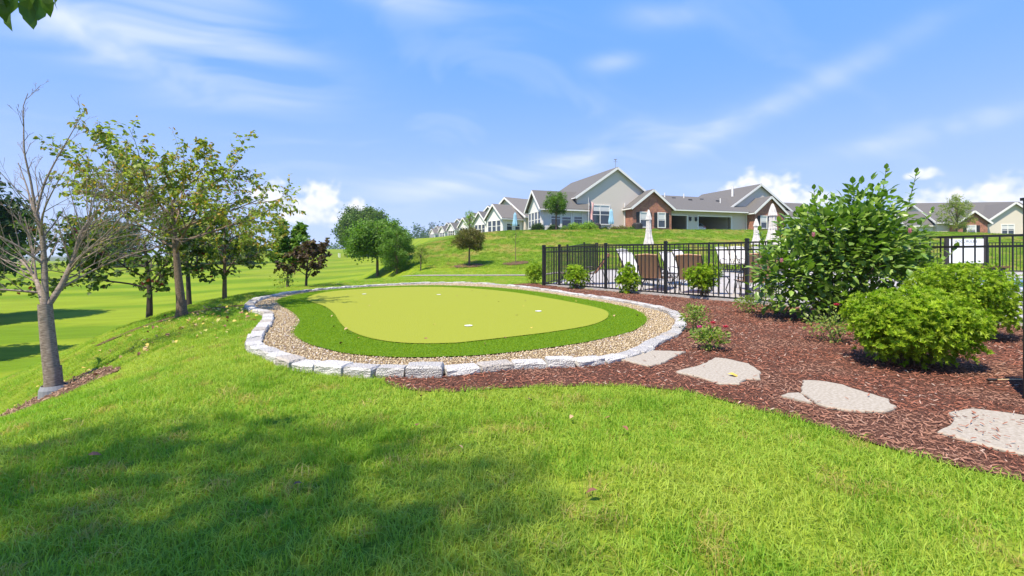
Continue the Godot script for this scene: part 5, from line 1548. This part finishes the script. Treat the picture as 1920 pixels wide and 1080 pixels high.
func far_trees() -> void:
	var g := "trees dotted over the golf course"
	crown_tree("small lone tree with forked trunk before the great round tree", -10.9, 38.0, 4.6, 5.6, "green", g, 1500, 0.33)
	crown_tree("dense bushy tree reaching the ground, right of the forked tree", -8.5, 34.6, 3.7, 2.9, "green", g, 1100, 0.02)
	crown_tree("largest round crowned tree far out on the fairway", -50.5, 160.0, 16.5, 21.0, "oak", g, 2600, 0.14)
	crown_tree("thin green sapling at the foot of the grassy bank", -6.2, 31.9, 1.95, 1.1, "katsura", g, 150, 0.2, 0.1)
	crown_tree("dark red leaved tree standing alone on the grassy bank", -2.95, 32.4, 2.75, 2.5, "rust", g, 800, 0.38, 0.15)
	crown_tree("young green tree in front of the white sunroom", 4.75, 50.5, 4.6, 3.0, "green", g, 650, 0.36, 0.2)
	crown_tree("small dark tree at the far end of the house row", -38.5, 225.0, 9.0, 4.5, "far", g, 300, 0.05)
	crown_tree("yellow green tree between the houses of the row", -7.6, 84.0, 4.9, 2.6, "lime", g, 350, 0.2)
	crown_tree("slender yellow green tree before the cream house", 57.8, 61.0, 6.2, 4.2, "katsura", g, 420, 0.12)
	# nearly bare sapling: a thin stem with few twigs
	tree("bare_sapling", "thin nearly bare sapling right of the dark red tree", P(0.25, 32.3, -0.05), [[Vector3.ZERO, Vector3.UP, 2.3, 0.03, 0]], spec({"counts": [7, 3], "ratio": [0.3, 0.4], "leaves": 2, "size": 0.08, "bark": "bark_brown"}), g)
	# mulch rings round the bank trees
	for c in [[-2.95, 32.2, 1.1], [0.25, 32.1, 0.9]]:
		var ring := PackedVector2Array()
		for k in 24: ring.append(Vector2(c[0], c[1]) + Vector2(cos(TAU * k / 24.0), 0.7 * sin(TAU * k / 24.0)) * c[2] * rng.randf_range(0.9, 1.1))
		tag(put(sheet(ring, 0.05, 0.4).mesh(M["dirt"]), "mulch_ring"), "", "", "", "structure")
	# tall trees at the left that darken the fairway
	g = "tall trees beside the fairway"
	crown_tree("tall dark tree cut by the picture's left edge", -44.0, 35.5, 14.0, 11.5, "far", g, 2600, 0.16)
	crown_tree("tall tree shading the nearer part of the fairway", -28.5, 20.5, 8.5, 8.5, "far", g, 1500, 0.2)
	crown_tree("tree shading the strip of fairway below the crest", -24.0, 13.0, 7.0, 7.0, "far", g, 1300, 0.2)
	g = "woodland trees across the fairway"
	var r := RandomNumberGenerator.new(); r.seed = 8
	var seen := ["leftmost tree of the woodland across the fairway", "woodland tree behind the bare tree's left limbs", "woodland tree behind the bare tree's trunk", "rounded woodland tree behind the bare tree's right twigs", "lower woodland tree between the bare and yellowing trees", "woodland tree behind the yellowing tree's left boughs", "woodland tree behind the yellowing tree's trunk", "woodland tree behind the dark spreading tree", "woodland tree at the wood's thin right end"]
	for k in 6:
		crown_tree(seen[k], -124.0 + k * 10.5, 100.0 + r.randf_range(-4, 14) + k * 3.0, r.randf_range(10, 15) - k * 0.5, r.randf_range(11, 15), "far", g, 750, 0.02, 0.0, "woodland_tree", k)
	# distant wood on the skyline: one mass
	var o := thing("distant_wood", "bluish line of distant woodland on the horizon", "woodland", Vector3.ZERO)
	o.set_meta("kind", "stuff")
	var where := []
	var tints := []
	for k in 2600:
		var x := r.randf_range(-420, 330)
		var d := r.randf_range(560, 640)
		var hh := 13.0 + 6.0 * sin(x * 0.05) + 4.0 * sin(x * 0.21 + 1.0)
		where.append(Transform3D(Basis(Vector3.UP, r.randf() * TAU).scaled(Vector3.ONE * r.randf_range(3.0, 6.0)), Vector3(x, G(x, d) + r.randf_range(-2, hh), -d)))
		tints.append(shade_of("far"))
	many(leaf_mesh("cluster"), where, tints, "canopy", o)

func shrubs() -> void:
	var g := "small clipped shrubs along the pool fence"
	bush("fence_shrub", "small shrub outside the fence's far corner post", P(0.82, 17.2), [[Vector3(0, 0.38, 0), Vector3(0.31, 0.37, 0.31)]], 520, "whorl", [0.06, 0.10], "bright", 10, g)
	bush("fence_shrub", "uneven topped shrub beside the fence's corner panel", P(1.99, 14.45), [[Vector3(0, 0.36, 0), Vector3(0.38, 0.36, 0.36)], [Vector3(-0.12, 0.62, 0), Vector3(0.14, 0.14, 0.14)]], 750, "whorl", [0.06, 0.10], "bright", 12, g)
	bush("fence_shrub", "narrow pointed shrub in front of the tan lounge chair", P(3.13, 12.65), [[Vector3(0, 0.34, 0), Vector3(0.32, 0.36, 0.32)], [Vector3(0.02, 0.64, 0), Vector3(0.15, 0.18, 0.15)]], 700, "whorl", [0.06, 0.10], "bright", 12, g)
	bush("fence_shrub", "round mushroom shaped shrub with bare lower stems by the fence", P(4.47, 11.0), [[Vector3(0, 0.56, 0), Vector3(0.42, 0.25, 0.40)], [Vector3(0, 0.36, 0), Vector3(0.32, 0.2, 0.30)]], 1000, "whorl", [0.055, 0.09], "bright", 34, g)
	g = "big round shrubs in the mulch"
	bush("round_shrub", "large bright green rounded shrub nearest the stepping stones", P(3.66, 4.3), [[Vector3(0, 0.46, 0), Vector3(0.54, 0.24, 0.48)], [Vector3(-0.22, 0.32, 0.12), Vector3(0.34, 0.22, 0.32)], [Vector3(0.24, 0.34, 0.1), Vector3(0.28, 0.14, 0.3)], [Vector3(0, 0.25, 0.02), Vector3(0.46, 0.23, 0.42)]], 8000, "whorl", [0.032, 0.058], "bright", 70, g, "leaf", 0.42)
	bush("round_shrub", "large bright green rounded shrub behind, against the fence", P(5.55, 5.8), [[Vector3(0, 0.60, 0), Vector3(0.60, 0.32, 0.55)], [Vector3(0, 0.3, 0), Vector3(0.52, 0.28, 0.48)], [Vector3(0.12, 0.36, 0.1), Vector3(0.5, 0.3, 0.45)]], 6000, "whorl", [0.032, 0.058], "bright", 60, g, "leaf", 0.42)
	# tall loose shrub with big glossy leaves and a few pink buds
	var o := bush("magnolia_shrub", "tall leafy magnolia shrub with large glossy leaves and pink buds", P(5.2, 7.5), [[Vector3(0.1, 1.0, 0), Vector3(1.05, 0.95, 0.9)], [Vector3(-0.75, 0.65, 0.1), Vector3(0.72, 0.62, 0.6)], [Vector3(0.7, 1.0, 0), Vector3(0.62, 0.75, 0.55)], [Vector3(0.45, 1.62, 0), Vector3(0.55, 0.55, 0.5)], [Vector3(-0.35, 1.42, 0), Vector3(0.5, 0.42, 0.45)], [Vector3(0.85, 0.75, 0.1), Vector3(0.65, 0.4, 0.5)], [Vector3(-0.3, 0.3, 0.3), Vector3(0.9, 0.3, 0.5)]], 7600, "oval", [0.09, 0.165], "magnolia", 40, "", "glossy_leaf", 0.55)
	var where := []
	var tints := []
	var b := mb()
	for c in [[0.72, 2.05, 0.62, 0.10, 0.0], [1.08, 1.98, 0.60, 0.16, 0.1], [-0.42, 1.75, 0.55, -0.03, 0.1], [1.25, 1.45, 0.5, 0.45, 0.0], [0.2, 1.95, 0.35, -0.05, 0.1], [-1.2, 1.15, 0.45, -0.15, 0.1], [1.35, 0.85, 0.5, 0.6, 0.2], [-0.9, 1.3, 0.45, -0.05, 0.0]]:
		var foot := Vector3(c[0] - c[3] * 0.5, c[1] - 0.35, c[4])
		var tip := Vector3(c[0] + c[3] * 0.6, c[1] + c[2] * 0.55, c[4])
		b = mb()
		b.tube(PackedVector3Array([foot, foot.lerp(tip, 0.5), tip]), PackedFloat32Array([0.009, 0.007, 0.004]), 5)
		put(b.mesh(M["green_stem"]), "shoot_stem", o)
		for k in 15:
			var a := k * 2.4
			var t := k / 14.0
			var out := Vector3(cos(a), 0.35 + t * 0.9, sin(a))
			where.append(Transform3D(facing(out, rng.randfn(0, 0.3)).scaled(Vector3.ONE * rng.randf_range(0.10, 0.16)), foot.lerp(tip, t)))
			tints.append(shade_of("magnolia"))
	baked(leaf_mesh("oval", "glossy_leaf"), where, tints, "shoots", o)
	for c in [[-0.78, 1.28, 0.62], [0.38, 1.32, 0.92], [-1.15, 0.9, 0.45]]:
		var bud := mb(true)
		bud.tint = Color(0.62, 0.24, 0.30)
		for k in 6:
			add_leaf(bud, Transform3D(Basis(Vector3.UP, TAU * k / 6.0) * Basis(Vector3.RIGHT, -1.2).scaled(Vector3.ONE * 0.085), Vector3.ZERO), 0.45, -0.1)
		put(bud.mesh(M["petal"]), "bud", o, Transform3D(Basis(), Vector3(c[0], c[1], c[2])))
	# roses
	g = "small rose bushes in the mulch"
	rose("small rose bush without blooms beside the stone edging", 2.42, 6.2, 0.20, 0.36, [], g)
	rose("low rose bush with three pink blooms near the edging", 2.1, 5.0, 0.19, 0.24, [[-0.13, 0.25, 0.08, 0], [0.02, 0.29, 0.05, 1], [0.15, 0.25, 0.06, 1]], g)
	rose("rose bush with one red bloom left of the magnolia", 4.15, 8.25, 0.24, 0.30, [[-0.02, 0.14, 0.22, 1]], g)
	rose("rose bush with red blooms between magnolia and round shrub", 3.72, 5.45, 0.30, 0.36, [[0.1, 0.2, 0.22, 1], [-0.02, 0.44, 0.1, 1], [0.05, 0.12, 0.2, 2]], g)
	rose("rose bush with reddish leaf tips against the pool fence", 4.75, 8.6, 0.26, 0.5, [[0.0, 0.3, 0.15, 2]], g)

func rose(label: String, x: float, d: float, r: float, h: float, blooms: Array, group: String) -> void:
	var o := bush("rose_bush", label, P(x, d), [[Vector3(0, h * 0.55, 0), Vector3(r, h * 0.5, r)]], 520, "oval", [0.03, 0.055], "rose", 14, group, "leaf", 0.6, "rose bush", "green_stem")
	for q in blooms:
		var b := mb(true)
		b.tint = [Color(0.70, 0.10, 0.30), Color(0.62, 0.05, 0.09), Color(0.55, 0.22, 0.14)][q[3]]
		for k in 14:
			var a := k * 2.4
			add_leaf(b, Transform3D(Basis(Vector3.UP, a) * Basis(Vector3.RIGHT, -1.35 + k * 0.075).scaled(Vector3.ONE * (0.022 + k * 0.0014)), Vector3.ZERO), 0.95, -0.25)
		put(b.mesh(M["petal"]), "bloom", o, Transform3D(Basis(), Vector3(q[0], q[1], q[2])))

# ------------------------------------------------------------------ grass
func blade_patch(seed_: int, blades: int, reach: float, short: float, tall: float, wide: float, lean: float) -> ArrayMesh:
	var r := RandomNumberGenerator.new(); r.seed = seed_
	var b := mb(true)
	for k in blades:
		var p := Vector3(r.randf_range(-1, 1), 0, r.randf_range(-1, 1)) * reach
		var a := r.randf() * TAU
		var h := r.randf_range(short, tall)
		var out := Vector3(cos(a), 0, sin(a))
		var side := Vector3(-sin(a), 0, cos(a)).rotated(Vector3.UP, r.randf_range(-0.7, 0.7)) * wide * r.randf_range(0.7, 1.2) * 0.5
		var l := absf(r.randfn(0, lean))
		var m := p + Vector3(0, h * 0.55, 0) + out * h * l * 0.35
		var t := p + Vector3(0, h * (1.0 - l * 0.25), 0) + out * h * l
		var g := r.randf_range(0.72, 1.2)
		b.tint = Color(g * r.randf_range(0.9, 1.15), g, g * r.randf_range(0.7, 1.2))
		if r.randf() < 0.05: b.tint = Color(1.6, 1.2, 1.8)
		b.quad(p - side, p + side, m + side * 0.85, m - side * 0.85)
		b.tri(m - side * 0.85, m + side * 0.85, t)
	return b.mesh(M["blade"])

func grass() -> void:
	var o := thing("grass", "short bright green lawn grass in front of the beds", "grass", Vector3.ZERO)
	o.set_meta("kind", "stuff")
	var f := FastNoiseLite.new(); f.seed = 21; f.frequency = 1.0; f.fractal_octaves = 3
	var patches := []
	for k in 3: patches.append(blade_patch(70 + k, 34, 0.055, 0.028, 0.060, 0.0036, 0.75))
	var where := [[], [], []]
	var tints := [[], [], []]
	var d := 0.7
	while d < 34.0:
		var st := 0.042 + 0.0085 * d
		var x := -minf(1.2 * d + 1.6, 24.0)
		var x1 := minf(1.15 * d + 1.4, 3.0 if d < 18.0 else 5.5)
		while x < x1:
			var q := Vector2(x + rng.randf_range(-0.6, 0.6) * st, d + rng.randf_range(-0.6, 0.6) * st)
			x += st
			var u := crest(q.y) - q.x
			if u > 6.5 or (q.y > 20.0 and u > 3.0): continue
			if q.y > 23.5 and q.y < 25.7: continue
			if inside(q, ring_poly) or inside(q, bed_poly): continue
			if q.x > 1.0 and q.y > 14.0 and q.y < 23.0 and inside(q, deck_poly): continue
			if q.x < -4.6 and q.y < 7.0 and inside(q, dirt_poly) and rng.randf() < 0.93: continue
			if q.x < -5.2 and q.y > 7.8 and q.y < 9.8 and inside(q, strip_poly) and rng.randf() < 0.8: continue
			var n := f.get_noise_2d(q.x * 1.1, q.y * 1.1)
			var n2 := f.get_noise_2d(q.x * 0.35 + 50.0, q.y * 0.35)
			var bare := f.get_noise_2d(q.x * 2.3 + 90.0, q.y * 2.3)
			if bare < -0.42 and rng.randf() < 0.5: continue
			var s := rng.randf_range(0.8, 1.25) * (0.92 + 0.055 * d)
			var hgt := rng.randf_range(0.7, 1.15) * (1.0 + 0.35 * n) * (0.95 + 0.012 * d)
			var c := Color(0.28, 0.49, 0.045).lerp(Color(0.47, 0.60, 0.09), clampf(0.5 + n2 * 1.2 + rng.randfn(0, 0.25), 0, 1))
			if n > 0.18: c = c.lerp(Color(0.235, 0.44, 0.035), clampf((n - 0.18) * 2.5, 0, 0.8))
			if bare < -0.32 and rng.randf() < 0.5: c = Color(0.50, 0.45, 0.13)
			if rng.randf() < 0.015: c = Color(0.56, 0.50, 0.18)
			var k := rng.randi() % 3
			var up := up_at(q.x, q.y)
			where[k].append(Transform3D((Basis(Quaternion(Vector3.UP, up)) * Basis(Vector3.UP, rng.randf() * TAU)).scaled_local(Vector3(s, hgt, s)), P(q.x, q.y, -0.003)))
			tints[k].append(c)
		d += st
	# coarser tufts on the bank behind the pool
	var dry := FastNoiseLite.new(); dry.seed = 9; dry.frequency = 1.0; dry.fractal_octaves = 4
	d = 25.8
	while d < 50.0:
		var x := -13.0
		while x < minf(d * 1.12, 46.0):
			var q := Vector2(x + rng.randf_range(-0.22, 0.22), d + rng.randf_range(-0.22, 0.22))
			x += 0.36 if x < 14.0 else 0.6
			var h := G(q.x, q.y)
			if h < 0.2 or h > 4.4: continue
			var s := dry.get_noise_2d((q.x + q.y * 0.7) * 0.35, (q.y - q.x * 0.2) * 0.11 + h * 0.9)
			var c := Color(0.155, 0.31, 0.02).lerp(Color(0.27, 0.40, 0.036), clampf(0.5 + f.get_noise_2d(q.x * 0.5, q.y * 0.5) * 1.2 + rng.randfn(0, 0.2), 0, 1))
			if s > 0.16 and rng.randf() < 0.7: c = Color(0.50, 0.42, 0.14)
			var k := rng.randi() % 3
			var z := rng.randf_range(2.6, 4.0)
			where[k].append(Transform3D((Basis(Quaternion(Vector3.UP, up_at(q.x, q.y))) * Basis(Vector3.UP, rng.randf() * TAU)).scaled_local(Vector3(z, z * rng.randf_range(0.5, 0.9), z)), P(q.x, q.y, -0.005)))
			tints[k].append(c)
		d += 0.36
	for k in 3: many(patches[k], where[k], tints[k], "blades", o)
	print("grass ", where[0].size() * 3)

func litter() -> void:
	# fallen leaves, dry and curled
	var b := mb()
	add_leaf(b, Transform3D(Basis(), Vector3(0, 0, -0.5)), 0.6, 0.35)
	var shape := b.mesh(null)
	var colors := [mk("dry_brown", Color(0.24, 0.10, 0.05), 0.8), mk("dry_yellow", Color(0.55, 0.40, 0.07), 0.8), mk("dry_tan", Color(0.42, 0.28, 0.14), 0.8), mk("dry_dark", Color(0.08, 0.045, 0.03), 0.8)]
	for m in colors: m.cull_mode = BaseMaterial3D.CULL_DISABLED
	var sets := [
		["dry leaf lying on the yellow putting surface", "leaves on the putting surface", green_poly, 18, 0.050, [-5.0, 1.6, 5.2, 14.5], 0.05],
		["dry leaf lying on the dark green turf collar", "leaves on the turf collar", fringe_poly, 16, 0.062, [-5.2, 2.2, 4.6, 11.0], 0.06],
		["brown leaf fallen on the front lawn", "leaves on the front lawn", PackedVector2Array(), 12, 0.05, [-3.0, 1.2, 1.7, 3.4], 0.045]]
	for s in sets:
		var n := 0
		while n < s[3]:
			var p := Vector2(rng.randf_range(s[5][0], s[5][1]), rng.randf_range(s[5][2], s[5][3]))
			if s[2].size() and not inside(p, s[2]): continue
			if s[2] == fringe_poly and inside(p, green_poly): continue
			if s[2].is_empty() and (inside(p, ring_poly) or inside(p, bed_poly)): continue
			var o := put(shape, "fallen_leaf", null, Transform3D(Basis.from_euler(Vector3(rng.randfn(0, 0.16), rng.randf() * TAU, rng.randfn(0, 0.16))).scaled(Vector3.ONE * s[6] * rng.randf_range(0.7, 1.2)), P(p.x, p.y, s[4])))
			o.material_override = colors[rng.randi() % 4]
			tag(o, s[0], "fallen leaf", s[1])
			n += 1
	var bits := mb(true)
	add_leaf(bits, Transform3D(Basis(), Vector3(0, 0, -0.5)), 0.6, 0.35)
	var lw := []
	var lt := []
	while lw.size() < 170:
		var q := Vector2(rng.randfn(-5.0, 0.9), rng.randfn(8.0, 1.1))
		if inside(q, ring_poly) or q.y < 5.0: continue
		lw.append(Transform3D(Basis.from_euler(Vector3(rng.randfn(0, 0.35), rng.randf() * TAU, rng.randfn(0, 0.35))).scaled(Vector3.ONE * rng.randf_range(0.045, 0.095)), P(q.x, q.y, 0.05)))
		lt.append([Color(0.55, 0.42, 0.08), Color(0.48, 0.34, 0.12), Color(0.26, 0.12, 0.06), Color(0.42, 0.40, 0.10)][rng.randi() % 4])
	var ll := thing("leaf_litter", "scattered yellow and brown fallen leaves below the yellowing tree", "leaf litter", Vector3.ZERO)
	ll.set_meta("kind", "stuff")
	many(bits.mesh(M["petal"]), lw, lt, "leaves", ll)
	for q in [[-56.2, 152.0], [-55.0, 150.0]]:
		var mp := thing("marker_post", "slim white marker post on the far fairway before the great tree", "post", P(q[0], q[1]), 0.0, "white posts on the fairway")
		var pb := mb(); pb.bx(-0.09, 0.09, 0, 1.3, -0.09, 0.09)
		put(pb.mesh(M["white_plastic"]), "shaft", mp)
		pb = mb(); pb.bx(-0.12, 0.12, 1.3, 1.42, -0.12, 0.12)
		put(pb.mesh(M["white_plastic"]), "cap", mp)
	var o := put(shape, "fallen_leaf", null, Transform3D(Basis.from_euler(Vector3(0.1, 1.2, 0.1)).scaled(Vector3.ONE * 0.11), Vector3(1.82, 0.035, -3.83)))
	o.material_override = colors[1]
	tag(o, "yellow leaf lying on the rounded flagstone", "fallen leaf")
